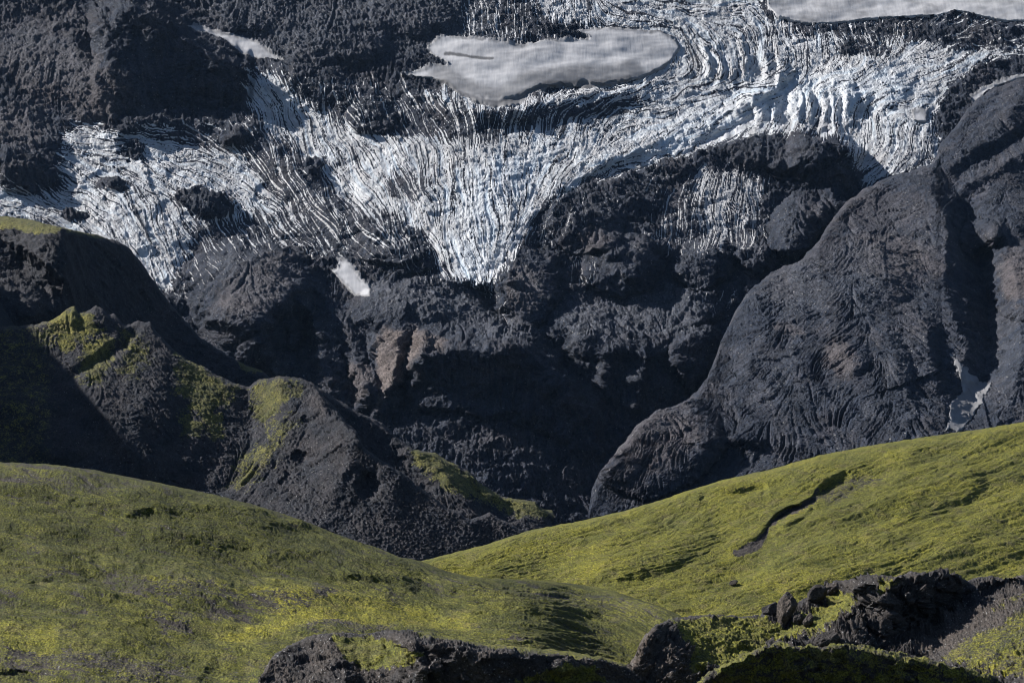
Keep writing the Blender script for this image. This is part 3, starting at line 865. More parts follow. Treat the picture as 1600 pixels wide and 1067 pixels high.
def gully_snow():
    xs = np.arange(1470, 1565, 1.2, dtype=F32); ys = np.arange(545, 690, 1.2, dtype=F32)
    PX, PY = np.meshgrid(xs, ys)
    dg = bpy.context.evaluated_depsgraph_get()
    P = np.zeros(PX.shape + (3,), F32)
    from mathutils.bvhtree import BVHTree
    bvh = BVHTree.FromObject(right, dg)
    D = ray(PX, PY, np.ones(PX.shape, F32))
    T = np.full(PX.shape, np.nan, F32)
    for i in range(PX.shape[0]):
        for j in range(PX.shape[1]):
            v = Vector(D[i, j].tolist()); n = v.length
            hit = bvh.ray_cast(Vector((0, 0, 0)), v / n)
            if hit[0] is not None:
                T[i, j] = hit[3] / n
    T = np.where(np.isnan(T), np.nanmean(T), T)
    Ts = box(T, 4)
    d = polydist(PX, PY, GULLY_SNOW) + 9 * fbm(PX / 13, PY / 13, 5, 7, .65) - 1.5
    T2 = np.minimum(Ts - 3, T - 1.5) * sstep(-3, 1, d) + (T + 4) * (1 - sstep(-3, 1, d))
    P = ray(PX, PY, T2)
    A = {'dust': np.clip(.85 + .5 * fbm(PX / 20, PY / 20, 4, 9) , 0, .8)}
    mesh_obj('snow_patch', P, d[:-1, :-1] > -2, M_SNOW, A, 'dirty snow lying in the gully of the right-hand mountain', kind=None, cat='snow patch')


gully_snow()

# ================================================================== dark ridge on the left
def left_sculpt(f):
    R, B = f.ridge, f.bump
    R([(97, 350), (103, 400), (100, 440), (92, 480), (100, 520)], [30, 50, 46, 30, 10], 66, 34)
    R([(-10, 365), (30, 402), (60, 425), (86, 448), (100, 480)], [-10, -30, -36, -30, -10], 60, 16)
    B(20, 480, 60, 60, 26); B(60, 560, 60, 60, 20)


def left_masks(c):
    A = c['A']; x, y = c['x'], c['y']
    A['tone'][:] = np.clip(.2 + .5 * fbm(x / 40, y / 40, 4, 251), 0, .6)
    A['scree'][:] = .4
    blob(c, 'moss', [(-160, 320), (0, 332), (60, 338), (100, 352), (90, 368), (60, 368), (20, 358), (-160, 360)], .9, 4, 5, 12)
    blob(c, 'moss', [(96, 354), (160, 366), (190, 380), (150, 374), (100, 362)], .55, 3, 3, 8)
    blob(c, 'moss', [(370, 563), (410, 576), (412, 584), (380, 576)], .8, 3, 3, 8)
    spot(c, 'rill', 220, 450, 140, 100, .5)
    A['moss'] += .25 * sstep(110, 60, x) * sstep(450, 520, y)


build_layer('dark_ridge', 'dark pointed ridge at the left edge, its near flank in full shade, moss on its top', (-700, 470),
            [(-300, 325), (-100, 330), (0, 338), (40, 342), (70, 350), (97, 356), (150, 367), (185, 378), (205, 392), (215, 404), (228, 422), (245, 447), (262, 470), (285, 497), (310, 525), (340, 545), (375, 566), (410, 580), (430, 600), (470, 640)],
            [(-300, 640), (470, 690)],
            [(0, 338, 1900), (97, 356, 1890), (150, 370, 1975), (215, 404, 2050), (262, 470, 2070), (340, 545, 2060), (420, 590, 2000), (100, 480, 1840), (0, 480, 1800), (0, 640, 1720), (200, 640, 1860), (400, 680, 1880), (-300, 340, 1800), (-300, 620, 1650), (160, 500, 1930)],
            M_MID, .42, left_sculpt, left_masks, crest_noise=1.6, rnd=(22, 12), back=(200, 220), rill=.8, rough=.7, seed=31)


# ================================================================== mossy ridge, left of centre
def mossy_sculpt(f):
    R, B, C = f.ridge, f.bump, f.cliff
    R([(495, 600), (505, 640), (556, 680), (565, 705), (600, 725), (664, 769), (735, 810), (765, 805)], [20, 30, 34, 26, 24, 20, 16, 8], 90, 30)
    R([(388, 603), (396, 640), (388, 690), (370, 740), (345, 775)], [-3, -6, -6, -5, -3], 24, 30)
    R([(262, 540), (250, 590), (225, 640), (205, 690)], [2, 4, 4, 2], 46, 50)
    R([(165, 505), (215, 510), (190, 540), (160, 560), (110, 590)], [3, -7, -9, -8, -5], 12, 10)
    R([(345, 600), (320, 650), (305, 700)], [2, 4, 3], 40, 40); R([(290, 640), (280, 700)], [-3, -4], 18, 18)
    R([(440, 595), (440, 650), (410, 720), (370, 770)], [4, 6, 6, 4], 50, 40)
    R([(556, 680), (540, 740), (500, 800)], [5, 7, 3], 50, 40); R([(620, 730), (610, 790)], [4, 3], 30, 24)
    B(112, 498, 16, 16, 4); B(150, 495, 22, 16, 5)
    B(472, 716, 20, 10, -6, 5); B(575, 760, 24, 26, -8, 10); B(545, 745, 10, 10, -3); B(480, 660, 14, 10, -3)
    R([(120, 590), (160, 640), (200, 700), (260, 740)], [4, 8, 8, 5], 20, 40)
    B(40, 640, 60, 40, 8); B(90, 690, 60, 40, 8)


def mossy_masks(c):
    A = c['A']; x, y = c['x'], c['y']
    A['lush_shade'][:] = .45 + .5 * fbm(x / 20, y / 20, 4, 353)
    spot(c, 'lush_shade', 120, 520, 50, 40, .9)
    A['tone'][:] = np.clip(.25 + .6 * fbm(x / 40, y / 40, 4, 351), 0, .7)
    A['scree'][:] = .25 + .6 * sstep(640, 720, y) * sstep(400, 470, x)
    for poly, v in (([(82, 496), (110, 480), (150, 500), (160, 515), (145, 528), (100, 548), (88, 525)], 1.0),
                    ([(130, 530), (175, 520), (180, 560), (160, 600), (130, 598), (118, 575)], .75), ([(185, 515), (225, 520), (240, 560), (210, 600), (180, 590)], .55),
                    ([(275, 555), (320, 570), (355, 600), (385, 612), (345, 640), (350, 680), (330, 690), (300, 640), (270, 610)], .8), ([(284, 650), (300, 640), (312, 676), (290, 684)], 1.0),
                    ([(395, 605), (430, 590), (470, 596), (480, 610), (440, 640), (420, 680), (395, 650)], .75),
                    ([(345, 765), (375, 700), (410, 690), (450, 640), (470, 660), (430, 720), (390, 770)], .55)):
        blob(c, 'moss', poly, v * .76, 20, 22, 16)
    A['moss'] += .30 * sstep(120, 60, x) + .14
    c['g']['rill'] *= 1 - .85 * sstep(430, 520, x) * sstep(640, 740, y)
    c['g']['rill'] *= 1 - .5 * sstep(200, 120, x)
    c['g']['rough'] *= 1 - .5 * sstep(560, 640, x)
    c['g']['fine'] += .8 * sstep(430, 520, x)
    c['g']['fine'] += .5 * (A['moss'] > .4)


build_layer('mossy_ridge', 'mossy dark ridge left of centre with sunlit yellow green patches and a scree foot', (-600, 850),
            [(-300, 480), (-100, 505), (0, 512), (60, 506), (80, 500), (95, 492), (106, 482), (116, 477), (122, 486), (134, 489), (143, 483), (150, 477), (160, 483), (168, 491), (178, 490), (186, 498), (190, 505), (205, 508), (216, 503), (235, 503), (240, 514), (262, 538), (290, 560), (320, 575), (350, 592), (375, 602), (390, 603), (405, 593),
             (435, 588), (470, 591), (490, 600), (505, 618), (530, 645), (556, 674), (566, 698), (590, 716), (630, 740), (664, 767), (697, 792), (735, 811), (750, 806), (765, 801), (785, 812), (816, 829), (850, 850)],
            [(-300, 790), (350, 830), (650, 920), (850, 900)],
            [(100, 500, 1500), (0, 515, 1480), (262, 540, 1508), (390, 603, 1494), (430, 590, 1496), (495, 604, 1500), (556, 680, 1440), (665, 770, 1400), (735, 810, 1385), (816, 830, 1375), (350, 770, 1390), (600, 880, 1310), (100, 700, 1400), (450, 760, 1385), (250, 650, 1426), (-300, 500, 1440), (-300, 760, 1360), (850, 880, 1370), (-100, 780, 1350), (160, 620, 1430)],
            M_MID, .32, mossy_sculpt, mossy_masks, crest_noise=2.2, rnd=(12, 9), back=(120, 150), rill=1.3, rough=.75, crg=.35, fine=1.3, seed=41, warp=7)


def spur_masks(c):
    A = c['A']; x, y = c['x'], c['y']
    A['tone'][:] = np.clip(.25 + .6 * fbm(x / 40, y / 40, 4, 451), 0, .7); A['scree'][:] = .3
    blob(c, 'moss', [(640, 700), (690, 706), (745, 750), (790, 776), (850, 786), (866, 805), (840, 812), (790, 800), (740, 780), (700, 770), (650, 730)], .58, 12, 14, 14)
    blob(c, 'moss', [(780, 776), (838, 782), (866, 800), (835, 808), (800, 795)], .75, 4, 4, 10)
    A['moss'] += .18


build_layer('mossy_spur', 'lower mossy spur running down behind the mossy ridge to the gorge', (470, 885),
            [(470, 592), (495, 604), (522, 621), (549, 638), (596, 661), (623, 685), (647, 702), (681, 708), (704, 722), (731, 735), (751, 756), (785, 776), (836, 783), (843, 793), (863, 798), (873, 821), (885, 850)],
            [(470, 760), (885, 900)],
            [(495, 604, 1560), (600, 663, 1570), (690, 710, 1560), (785, 776, 1550), (870, 810, 1560), (700, 800, 1500), (860, 860, 1500), (500, 740, 1510), (640, 760, 1520)],
            M_MID, .33, lambda f: (f.ridge([(640, 700), (700, 750), (745, 800)], [8, 14, 8], 30, 18), f.ridge([(836, 783), (845, 800), (850, 830)], [8, 10, 5], 40, 10), f.bump(780, 800, 40, 24, -8)),
            spur_masks, crest_noise=1.4, rnd=(14, 8), back=(120, 140), rough=.7, seed=51)


# ================================================================== green hills
def hill_r_sculpt(f):
    R, B = f.ridge, f.bump
    R([(1284, 768), (1258, 788), (1236, 797), (1215, 808), (1198, 824), (1186, 846), (1150, 866), (1105, 882)], [-2, -6, -7, -8, -6, -3, -1, -.3], 6, 26)
    R([(1262, 800), (1235, 818), (1215, 835)], [2, 2.5, 1], 8, 6)
    R([(1400, 740), (1340, 760), (1290, 790), (1250, 820), (1200, 850)], [-1, -2.5, -2.5, -2, -1], 26, 34)
    R([(1100, 780), (1160, 770), (1190, 765)], -3, 10, 8)
    B(1450, 760, 120, 50, 6, -15); B(1000, 860, 150, 50, 8, -15); B(1300, 880, 160, 50, 6, -10)
    R([(1320, 745), (1290, 765)], [-3, -4], 8, 12)


def hill_r_masks(c):
    A = c['A']; x, y = c['x'], c['y']
    A['lush_shade'][:] = .62 + .45 * fbm(x / 90, (y + .28 * x) / 22, 4, 552)
    blob(c, 'lush_shade', [(1300, 770), (1400, 742), (1440, 745), (1380, 790), (1290, 830), (1200, 870), (1180, 860), (1240, 820)], .38, 10, 10, 16, 'set')
    A['moss'][:] = .92 + .25 * fbm(x / 40, y / 20, 4, 551)
    A['tone'][:] = .5
    d, _, _ = seg_dist(x, y, [(1280, 772), (1252, 793), (1215, 812), (1197, 830), (1184, 852), (1152, 868)])
    A['moss'] -= .7 * sstep(11, 3, d + 5 * fbm(x / 10, y / 10, 3, 5))
    blob(c, 'moss', [(1270, 772), (1330, 742), (1400, 740), (1360, 760), (1300, 790)], .5, 8, 8, 12, 'set')
    c['g']['rill'][:] = .35


def tuss(ctx, vx, vy):
    """tussocks and little terraces running across the slope"""
    sh = ctx['PX'].shape
    k = ctx['lay']
    zu = np.ones(sh, F32); zv = k + .5 * fbm(ctx['PX'] / 30, ctx['PY'] / 12, 3, 64)
    a = lic(white(sh, 61, 1.5), zu, zv, 3)
    b = lic(white(sh, 62, 3.5), zu, zv, 6)
    c = lic(white(sh, 63, 8.0), zu, zv, 12)
    wv = fbm(ctx['PX'] / 120, (ctx['PY'] - k * ctx['PX']) / 36, 4, 65, .45)
    d = lic(white(sh, 67, 5.0), zu, zv, 44)
    ctx['A']['lush_shade'] += .09 * d * (ctx['wave'] > 10); ctx['A']['moss'] -= .10 * np.maximum(0, -d) * (ctx['wave'] > 10)  # streaks in the moss colour paint long raking shade bands
    w2 = fbm(ctx['PX'] / 230, (ctx['PY'] - k * ctx['PX']) / 48, 3, 66, .5)
    return a * .42 + b * .26 + c * .24 + d * (.85 if ctx['wave'] > 10 else .35) + (wv * .42 + w2 * 1.4) * ctx['wave']


build_layer('green_hill', 'broad grassy green hill on the right with a dark eroded gully', (600, 2300),
            [(600, 890), (660, 876), (700, 865), (760, 850), (830, 828), (900, 815), (960, 803), (1000, 792), (1060, 772), (1130, 750), (1200, 735), (1280, 712), (1350, 697), (1440, 682), (1520, 672), (1600, 660), (1700, 642), (1780, 630), (2300, 590)],
            [(600, 960), (900, 1000), (1100, 1050), (2300, 1060)],
            [(660, 876, 905), (1600, 660, 1060), (1300, 712, 1000), (1000, 792, 960), (1000, 950, 850), (1600, 900, 885), (1300, 900, 875), (1600, 780, 960), (760, 930, 870), (1600, 1050, 800), (1000, 1050, 800)],
            M_NEAR, .20, hill_r_sculpt, hill_r_masks, crest_noise=.9, rnd=(22, 22), back=(160, 70), rill=.3, rough=.35, fine=.7, seed=61, warp=8, crg=.25, lay=-.28, ydisp=tuss)


def hill_l_sculpt(f):
    R, B, C = f.ridge, f.bump, f.cliff
    B(330, 795, 290, 80, 5.5, 9); B(560, 880, 120, 30, 3, 15)
    B(180, 755, 300, 46, 3, 6); B(250, 850, 200, 60, -3.5, 10); B(520, 880, 160, 40, 3, 12)
    R([(-60, 825), (0, 835), (100, 865), (200, 893), (300, 908), (430, 917), (600, 930)], [2, 3, 4, 4.5, 4, 3, 1], 90, 14)
    R([(385, 790), (430, 806), (480, 832), (540, 860), (600, 882)], [0, -2.5, -5, -5.5, -1.5], 36, 20)
    R([(440, 862), (500, 868), (540, 880), (600, 895)], [0, -1.8, -1.8, -1], 14, 6)
    R([(640, 905), (680, 920), (720, 934)], [-.6, -2, -.5], 14, 5)
    for p in ([(45, 902), (80, 908), (130, 914), (200, 935)], [(0, 848), (30, 854), (60, 862)], [(80, 983), (140, 995)], [(770, 950), (850, 965)], [(950, 945), (1000, 955), (1050, 972)],
              [(600, 892), (660, 915), (715, 936)], [(840, 968), (890, 988)], [(830, 935), (900, 945), (970, 962)], [(640, 945), (700, 970), (760, 985), (900, 1000), (980, 1020)],
              [(100, 870), (140, 885), (190, 898)], [(690, 930), (760, 950)], [(880, 925), (960, 940)], [(560, 905), (620, 918)]):
        R(p, [-.3] + [-1.7] * (len(p) - 2) + [-.6] if len(p) > 2 else -1.1, 24, 10)
    B(62, 915, 22, 14, -1.6); B(110, 922, 30, 10, -1.2); B(200, 940, 30, 8, -1)
    R([(320, 1080), (345, 1035), (380, 1045)], -2.0, 24, 16); B(20, 1062, 60, 14, -3); R([(0, 1035), (60, 1048), (120, 1067)], -1.5, 24, 10)
    B(800, 935, 200, 26, 3, 6)
    R([(0, 985), (120, 1005), (240, 1030)], [1.5, 2, 1.5], 40, 14)


def hill_l_masks(c):
    A = c['A']; x, y = c['x'], c['y']
    A['tone'][:] = .5; A['scree'][:] = .35
    A['lush_shade'][:] = .10 + .5 * fbm(x / 80, (y - .2 * x) / 16, 4, 653) + .12 * sstep(880, 960, y)  # moss tone kept low and streaked, broad shading painted into its colour
    blob(c, 'lush_shade', [(430, 920), (560, 925), (760, 965), (735, 988), (560, 972), (420, 990), (380, 1010), (330, 985), (420, 960)], .95, 14, 14, 18)
    blob(c, 'lush_shade', [(230, 905), (330, 912), (480, 925), (420, 930), (300, 920)], .8, 6, 8, 14)
    blob(c, 'lush_shade', [(0, 970), (100, 980), (90, 1020), (0, 1020)], .75, 14, 14, 18)
    blob(c, 'lush_shade', [(100, 790), (300, 765), (480, 805), (600, 880), (420, 900), (260, 885), (150, 850)], .04, 20, 14, 24, 'set')  # dark green moss, with the upper hill's shading painted in
    n1 = fbm((x + y * .6) / 60, (y - x * .28) / 16, 5, 651, .6)
    A['moss'][:] = .78 + .55 * n1 - .12 * sstep(760, 730, y) 
    for poly, v in (([(130, 880), (300, 905), (420, 925), (540, 935), (480, 960), (330, 945), (200, 925)], .54), ([(230, 955), (300, 960), (310, 985), (250, 980)], .46), ([(310, 950), (400, 955), (400, 970), (330, 968)], .46),
                    ([(0, 1000), (120, 1010), (300, 1040), (260, 1067), (0, 1060)], .48), ([(480, 925), (620, 935), (620, 950), (500, 945)], .4),
                    ([(700, 905), (900, 915), (1040, 955), (1030, 975), (860, 945), (720, 930)], .58), ([(500, 960), (620, 975), (600, 995), (470, 985)], .45), ([(0, 730), (160, 738), (260, 765), (120, 765), (0, 760)], .55)):
        blob(c, 'moss', poly, v, 10, 16, 18, 'set')
    for poly, v in (([(300, 960), (420, 965), (430, 990), (400, 1010), (300, 990)], 1.1), ([(540, 925), (760, 965), (730, 985), (560, 970), (440, 960)], 1.05), ([(0, 985), (120, 990), (100, 1020), (0, 1010)], .9)):
        blob(c, 'moss', poly, v, 12, 12, 18)
    c['g']['rill'][:] = .4


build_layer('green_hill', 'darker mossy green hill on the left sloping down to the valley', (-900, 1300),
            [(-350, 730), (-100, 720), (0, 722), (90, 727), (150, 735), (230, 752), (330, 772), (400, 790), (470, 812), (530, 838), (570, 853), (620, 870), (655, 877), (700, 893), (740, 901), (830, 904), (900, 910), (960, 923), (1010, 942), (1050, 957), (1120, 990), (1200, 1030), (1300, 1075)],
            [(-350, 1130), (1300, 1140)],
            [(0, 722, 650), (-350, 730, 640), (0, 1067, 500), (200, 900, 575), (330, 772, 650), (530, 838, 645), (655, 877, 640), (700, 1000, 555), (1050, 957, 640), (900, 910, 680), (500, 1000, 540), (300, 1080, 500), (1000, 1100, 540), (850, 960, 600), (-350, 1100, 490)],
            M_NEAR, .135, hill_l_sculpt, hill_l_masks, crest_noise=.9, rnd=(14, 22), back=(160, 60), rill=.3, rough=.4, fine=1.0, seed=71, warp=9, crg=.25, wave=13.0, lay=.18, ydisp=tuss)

# ================================================================== near outcrops
def out_a_sculpt(f):
    R, B, C = f.ridge, f.bump, f.cliff
    C([(600, 996), (640, 1006), (700, 1014), (760, 1022), (840, 1024), (930, 1034), (1000, 1050)], [(600, 1070), (760, 1110), (1000, 1110)], [6, 30, 36, 36, 34, 26, 10], A=26)
    R([(540, 990), (530, 1020), (540, 1060)], [2, 5, 5], 60, 20)
    B(570, 1020, 40, 24, 3); R([(600, 990), (615, 1020), (640, 1050)], [-2, -5, -5], 12, 14); B(680, 1045, 14, 12, 3); B(880, 1045, 30, 14, 3)
    R([(650, 1020), (662, 1050), (660, 1080)], [3, 5, 5], 10, 12)


def out_a_masks(c):
    A = c['A']; x, y = c['x'], c['y']
    A['lush_shade'][:] = .55 + .4 * fbm(x / 30, y / 16, 3, 77)
    A['tone'][:] = np.clip(.35 + .7 * fbm(x / 40, y / 40, 4, 751), 0, .8); A['scree'][:] = .8
    A['moss'][:] = .12
    blob(c, 'moss', [(520, 995), (600, 998), (660, 1025), (640, 1040), (570, 1050), (540, 1030)], .95, 8, 10, 14)
    blob(c, 'moss', [(640, 985), (760, 995), (980, 1020), (1000, 1045), (760, 1012), (660, 1000)], .6, 6, 8, 14)
    blob(c, 'moss', [(800, 1067), (860, 1040), (920, 1040), (960, 1070)], .7, 8, 10, 14)


build_layer('rocky_knoll', 'dark rocky knoll with grey scree and yellow moss at the lower centre edge', (370, 1090),
            [(370, 1110), (400, 1075), (412, 1050), (425, 1027), (450, 1008), (490, 992), (520, 987), (560, 990), (600, 985), (650, 984), (700, 996), (760, 1006), (850, 1013), (900, 1020), (950, 1028), (1000, 1045), (1060, 1060), (1090, 1090)],
            [(370, 1160), (1090, 1160)],
            [(412, 1050, 508), (520, 987, 530), (700, 1000, 532), (900, 1020, 530), (1050, 1060, 520), (500, 1140, 478), (800, 1140, 480), (1050, 1140, 490), (640, 1060, 505)],
            M_NEAR, .12, out_a_sculpt, out_a_masks, crest_noise=2.0, rnd=(5, 8), back=(40, 16), rough=.9, rill=.7, fine=1.3, seed=81, warp=5)


def out_b_sculpt(f):
    R, B, C = f.ridge, f.bump, f.cliff
    C([(1330, 905), (1370, 903), (1430, 897), (1480, 903), (1510, 915), (1560, 912), (1620, 905)], [(1330, 968), (1400, 988), (1450, 972), (1500, 940), (1560, 925), (1620, 918)], [14, 34, 40, 28, 8, 5, 4], A=20)
    R([(1390, 895), (1385, 940), (1380, 990)], [4, 10, 6], 60, 20)
    R([(1340, 920), (1330, 960), (1350, 1000)], [4, 7, 4], 40, 16)
    R([(1450, 1060), (1500, 1020), (1560, 975), (1640, 930)], [2, 8, 10, 8], 60, 60)
    B(1030, 1020, 60, 60, 4); R([(1040, 968), (1040, 1000), (1060, 1040)], [2, 4, 4], 50, 60); B(1300, 980, 26, 18, 4); B(1150, 980, 80, 40, 5)
    R([(1020, 985), (1005, 1020), (985, 1060)], [4, 6, 4], 20, 20)
    B(1300, 1000, 50, 20, 5, sharp=True)
    rg = np.random.RandomState(5)
    for i in range(190):
        xx = 1325 + 185 * rg.rand(); yy = 902 + 95 * rg.rand()
        if yy > 1000 - .55 * max(0, xx - 1400) or yy < 900:
            continue
        w = 2.5 + 7 * rg.rand() ** 2
        B(xx, yy, w * (1 + .5 * rg.rand()), w, .28 * w + .8, rg.rand() * 90, sharp=True)
    for i in range(26):
        B(1505 + 95 * ((i * .618) % 1), 906 + 18 * ((i * .377) % 1), 6, 5, 1.6, sharp=True)


def out_b_masks(c):
    A = c['A']; x, y = c['x'], c['y']
    A['lush_shade'][:] = .55 + .4 * fbm(x / 30, y / 16, 3, 77)
    A['tone'][:] = np.clip(.3 + .6 * fbm(x / 40, y / 40, 4, 851), 0, .8); A['scree'][:] = .5
    A['scree'][:] = 1.0
    A['moss'][:] = .08 + .3 * fbm(x / 20, y / 20, 4, 852)
    for poly, v in (([(1050, 970), (1190, 965), (1230, 980), (1320, 925), (1345, 930), (1330, 955), (1290, 985), (1240, 1000), (1150, 1010), (1080, 1010), (1060, 990)], .85),
                    ([(1290, 935), (1340, 928), (1332, 960), (1290, 965)], 1.05), ([(1370, 905), (1400, 905), (1385, 925), (1372, 935)], .7), ([(1080, 1000), (1200, 1000), (1180, 1040), (1080, 1050)], .7),
                    ([(1470, 1030), (1500, 1000), (1560, 975), (1600, 950), (1700, 930), (1700, 1060), (1560, 1060), (1520, 1050)], .54), ([(1520, 960), (1600, 925), (1600, 940), (1550, 960)], .5)):
        blob(c, 'moss', poly, v, 8, 12, 14)
    spot(c, 'tone', 1460, 985, 60, 40, .75, -35); spot(c, 'tone', 1020, 1030, 40, 40, .9); spot(c, 'tone', 1550, 960, 70, 20, .7, -25)
    c['g']['rough'] += .6 * (x > 1240) * (x < 1500)
    spot(c, 'rough', 1520, 1000, 110, 40, .3, -30); spot(c, 'moss', 1490, 985, 90, 22, .1, -35); spot(c, 'rill', 1520, 1000, 120, 50, .15, -30)


build_layer('rock_outcrop', 'dark craggy rock outcrop with yellow moss at the lower right', (930, 2300),
            [(930, 1110), (962, 1080), (985, 1040), (1000, 1012), (1015, 990), (1030, 976), (1045, 968), (1060, 966), (1100, 962), (1190, 963), (1200, 955), (1240, 948), (1265, 935), (1285, 918), (1310, 912), (1340, 904), (1370, 899), (1400, 902), (1430, 895), (1460, 893), (1490, 899), (1510, 909), (1530, 903), (1550, 901), (1575, 907), (1600, 899), (1700, 895), (1780, 890)],
            [(930, 1160), (1780, 1160)],
            [(1000, 1010, 530), (1060, 966, 555), (1190, 963, 575), (1300, 912, 600), (1450, 895, 610), (1600, 900, 615), (1000, 1140, 490), (1300, 1000, 545), (1300, 1140, 490), (1600, 1140, 478), (1450, 1000, 556), (1600, 980, 548), (1700, 1000, 530)],
            M_NEAR, .125, out_b_sculpt, out_b_masks, crest_noise=2.2, rnd=(5, 8), back=(60, 18), rough=1.1, rill=.7, fine=1.5, crg=1.1, seed=91, warp=5)


def out_c_sculpt(f):
    R, B, C = f.ridge, f.bump, f.cliff
    C([(1090, 1070), (1130, 1045), (1180, 1022), (1230, 1012), (1300, 1014), (1400, 1028), (1500, 1050), (1580, 1080)], [(1090, 1110), (1300, 1130), (1580, 1130)], [12, 28, 34, 36, 36, 32, 22, 8], A=8)


def out_c_masks(c):
    A = c['A']; x, y = c['x'], c['y']
    A['tone'][:] = .3
    A['moss'][:] = .55 + .5 * fbm(x / 24, y / 10, 4, 951)


build_layer('mossy_hummock', 'shaded mossy hummock in front of the rock outcrop at the bottom edge', (1030, 1620),
            [(1030, 1110), (1080, 1072), (1110, 1052), (1135, 1036), (1160, 1024), (1185, 1012), (1220, 1004), (1260, 1010), (1300, 1006), (1350, 1009), (1400, 1018), (1440, 1027), (1500, 1042), (1540, 1052), (1580, 1075), (1620, 1110)],
            [(1030, 1160), (1620, 1160)],
            [(1100, 1055, 500), (1220, 1005, 515), (1400, 1018, 515), (1540, 1052, 505), (1100, 1140, 480), (1300, 1140, 478), (1550, 1140, 480)],
            M_NEAR, .115, out_c_sculpt, out_c_masks, crest_noise=5.5, rnd=(3, 5), back=(30, 14), rough=1.5, rill=.5, fine=2.2, seed=95, warp=7)



# ================================================================== single boulders
from mathutils.bvhtree import BVHTree
DG = bpy.context.evaluated_depsgraph_get()
OUT = {o.name: o for o in SC.objects if o.type == 'MESH'}
BV = {}


def surface_at(px, py, name):
    if name not in BV:
        BV[name] = BVHTree.FromObject(OUT[name], bpy.context.evaluated_depsgraph_get())
    d = Vector(ray(np.float32(px), np.float32(py), np.float32(1)).tolist())
    hit = BV[name].ray_cast(Vector((0, 0, 0)), d.normalized())
    return hit[0], d


def boulder(px, py, w, h, on, label, seed, lean=0.0, tone=.4, cut=7):
    """w, h in photo pixels; (px, py) is the foot of the stone"""
    p, d = surface_at(px, py, on)
    if p is None:
        print('no ground for boulder', px, py); return
    u = p.y / FOC
    bm = bmesh.new()
    bmesh.ops.create_icosphere(bm, subdivisions=5, radius=1.0)
    rng = np.random.RandomState(seed)
    V = np.array([v.co[:] for v in bm.verts], F32)
    # split planes give flat broken faces
    for k in range(cut * 2):
        nrm = rng.normal(size=3); nrm /= np.linalg.norm(nrm)
        dd = .62 + .3 * rng.rand()
        over = V @ nrm - dd
        V -= np.where(over > 0, over, 0)[:, None] * nrm
    n1 = fbm(V[:, 0] * 2 + seed, V[:, 1] * 2 + V[:, 2] * 1.7, 5, seed, .6) * .13
    n2 = fbm(V[:, 0] * 7 + V[:, 1] * 5, V[:, 2] * 6 - V[:, 1] * 5, 4, seed + 3, .6) * .06
    V *= (1 + n1 + n2)[:, None]
    V[:, 0] *= w * u * .58; V[:, 1] *= (w + h) * u * .28; V[:, 2] *= h * u * .62
    V[:, 0] += lean * V[:, 2]
    for v, c in zip(bm.verts, V):
        v.co = c
    me = bpy.data.meshes.new('boulder'); bm.to_mesh(me); bm.free()
    me.polygons.foreach_set('use_smooth', np.ones(len(me.polygons), bool))
    for k, vv in (('moss', .12), ('tone', tone), ('ice', 0.), ('scree', 0.), ('blue', 0.), ('dust', 0.), ('lush_shade', .5)):
        a = me.attributes.new(k, 'FLOAT', 'POINT'); a.data.foreach_set('value', np.full(len(me.vertices), vv, F32))
    me.materials.append(M_NEAR)
    o = bpy.data.objects.new('boulder', me); SC.collection.objects.link(o)
    o.location = p + Vector((0, 0, h * u * .42))
    o['label'] = label; o['category'] = 'boulder'


boulder(1228, 972, 30, 50, 'rock_outcrop', 'tall pointed pale brown boulder standing at the left end of the rock outcrop', 1, .35, .8)
boulder(1205, 960, 26, 20, 'rock_outcrop', 'low black boulder at the edge of the grass, left of the tall pointed one', 2, .1, .1)
boulder(1247, 974, 19, 17, 'rock_outcrop', 'small round dark boulder at the foot of the tall pointed one', 3, 0, .3)
boulder(1263, 976, 16, 19, 'rock_outcrop', 'squat brown stone in yellow moss, right of the small round boulder', 4, .3, .5)
boulder(1277, 938, 26, 25, 'rock_outcrop', 'rounded dark boulder on the outcrop crest beneath a small pointed stone', 5, .25, .3)
boulder(1291, 918, 9, 11, 'rock_outcrop', 'small pointed dark stone on the crest behind the rounded boulder', 6, 0, .2)
boulder(1299, 927, 26, 17, 'rock_outcrop', 'broad brown slab of rock on the crest left of the craggy face', 7, .5, .7)
boulder(1146, 914, 13, 8, 'green_hill', 'lone small boulder lying on the open green hillside', 8, .4, .7)
boulder(1292, 1010, 34, 24, 'rock_outcrop', 'dark block of rock at the foot of the mossy slope above the hummock', 9, .4, .3)

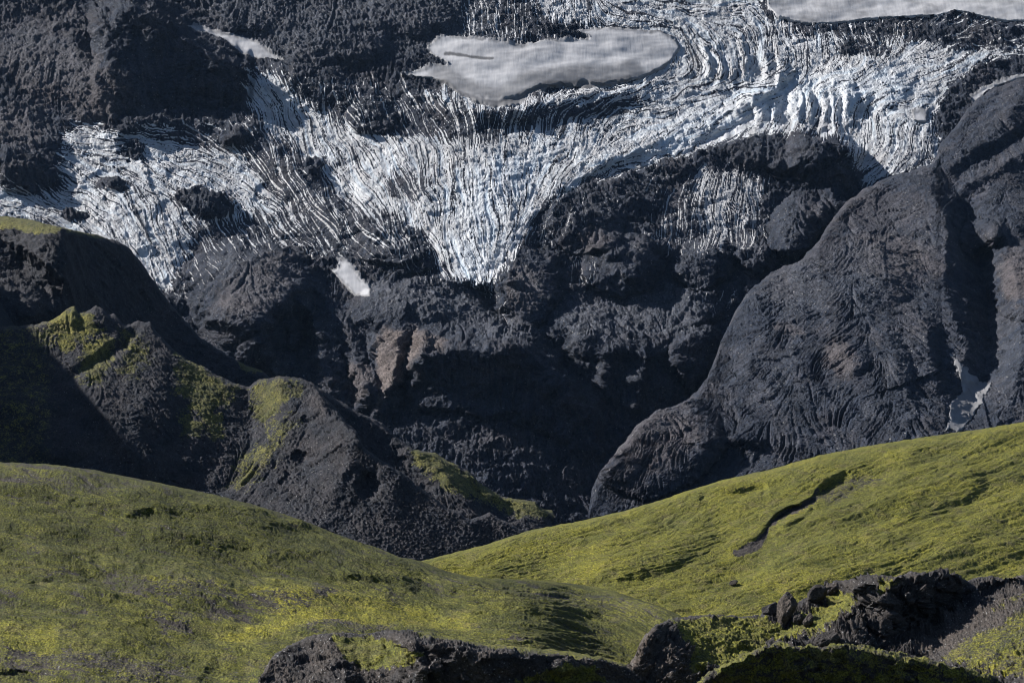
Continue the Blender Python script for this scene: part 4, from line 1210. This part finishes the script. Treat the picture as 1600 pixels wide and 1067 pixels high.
# ================================================================== unseen hill on the left, shaped to shade the ridge, and land below
def side_hill():
    n = 200
    X, Y = np.meshgrid(np.linspace(-1250, -60, n), np.linspace(1050, 2050, n))
    nz = fbm(X / 110, Y / 110, 5, 5, .55) * 26
    Z = np.minimum(np.minimum(70 + nz * .3, 70 - (X + 430) * 1.2 + nz * .3), np.minimum(70 - (1440 - Y) * 1.5 + nz, 70 - (Y - 1690) * 1.1 + nz))
    Z = np.maximum(np.minimum(Z, 70 - (-1000 - X) * 1.2 + nz), -380)
    P = np.stack([X, Y, Z], -1).astype(F32)
    A = {k: np.zeros(X.shape, F32) for k in ('moss', 'ice', 'tone', 'scree', 'blue', 'dust', 'lush_shade')}
    A['moss'] += .3; A['lush_shade'] += .3
    mesh_obj('hill', P, None, M_MID, A, 'unseen steep dark hill left of the view, shaped to shade the mossy ridge')


side_hill()

n = 60
gx, gy = np.meshgrid(np.linspace(-9000, 9000, n), np.linspace(-6000, 12000, n))
gz = np.full(gx.shape, -420.0) + fbm(gx / 900, gy / 900, 4, 3) * 20
A0 = {k: np.zeros(gx.shape, F32) for k in ('moss', 'ice', 'tone', 'scree', 'blue', 'dust', 'lush_shade')}
mesh_obj('ground', np.stack([gx, gy, gz], -1).astype(F32), None, M_MID, A0, 'dark gravel valley floor under the hills')

# ================================================================== thin blue mountain air
def haze(density):
    x0, x1, y0, y1, z0, z1 = -9600, 9600, -6500, 12500, -460, 760
    vs = [(x, y, z) for x in (x0, x1) for y in (y0, y1) for z in (z0, z1)]
    fs = [(0, 1, 3, 2), (4, 6, 7, 5), (0, 4, 5, 1), (2, 3, 7, 6), (0, 2, 6, 4), (1, 5, 7, 3)]
    me = bpy.data.meshes.new('haze'); me.from_pydata(vs, [], fs)
    m = bpy.data.materials.new('air'); m.use_nodes = True
    nt = m.node_tree; nt.nodes.remove(nt.nodes['Principled BSDF'])
    v = nt.nodes.new('ShaderNodeVolumePrincipled')
    v.inputs['Color'].default_value = (.38, .62, 1.0, 1); v.inputs['Density'].default_value = density
    v.inputs['Anisotropy'].default_value = .2
    nt.links.new(v.outputs[0], nt.nodes['Material Output'].inputs['Volume'])
    me.materials.append(m)
    o = bpy.data.objects.new('haze', me); SC.collection.objects.link(o)
    o['kind'] = 'stuff'; o['label'] = 'thin bluish mountain air over the valley'; o['category'] = 'haze'


haze(0.45e-5)
print('done', round(time.time() - T0, 1), flush=True)
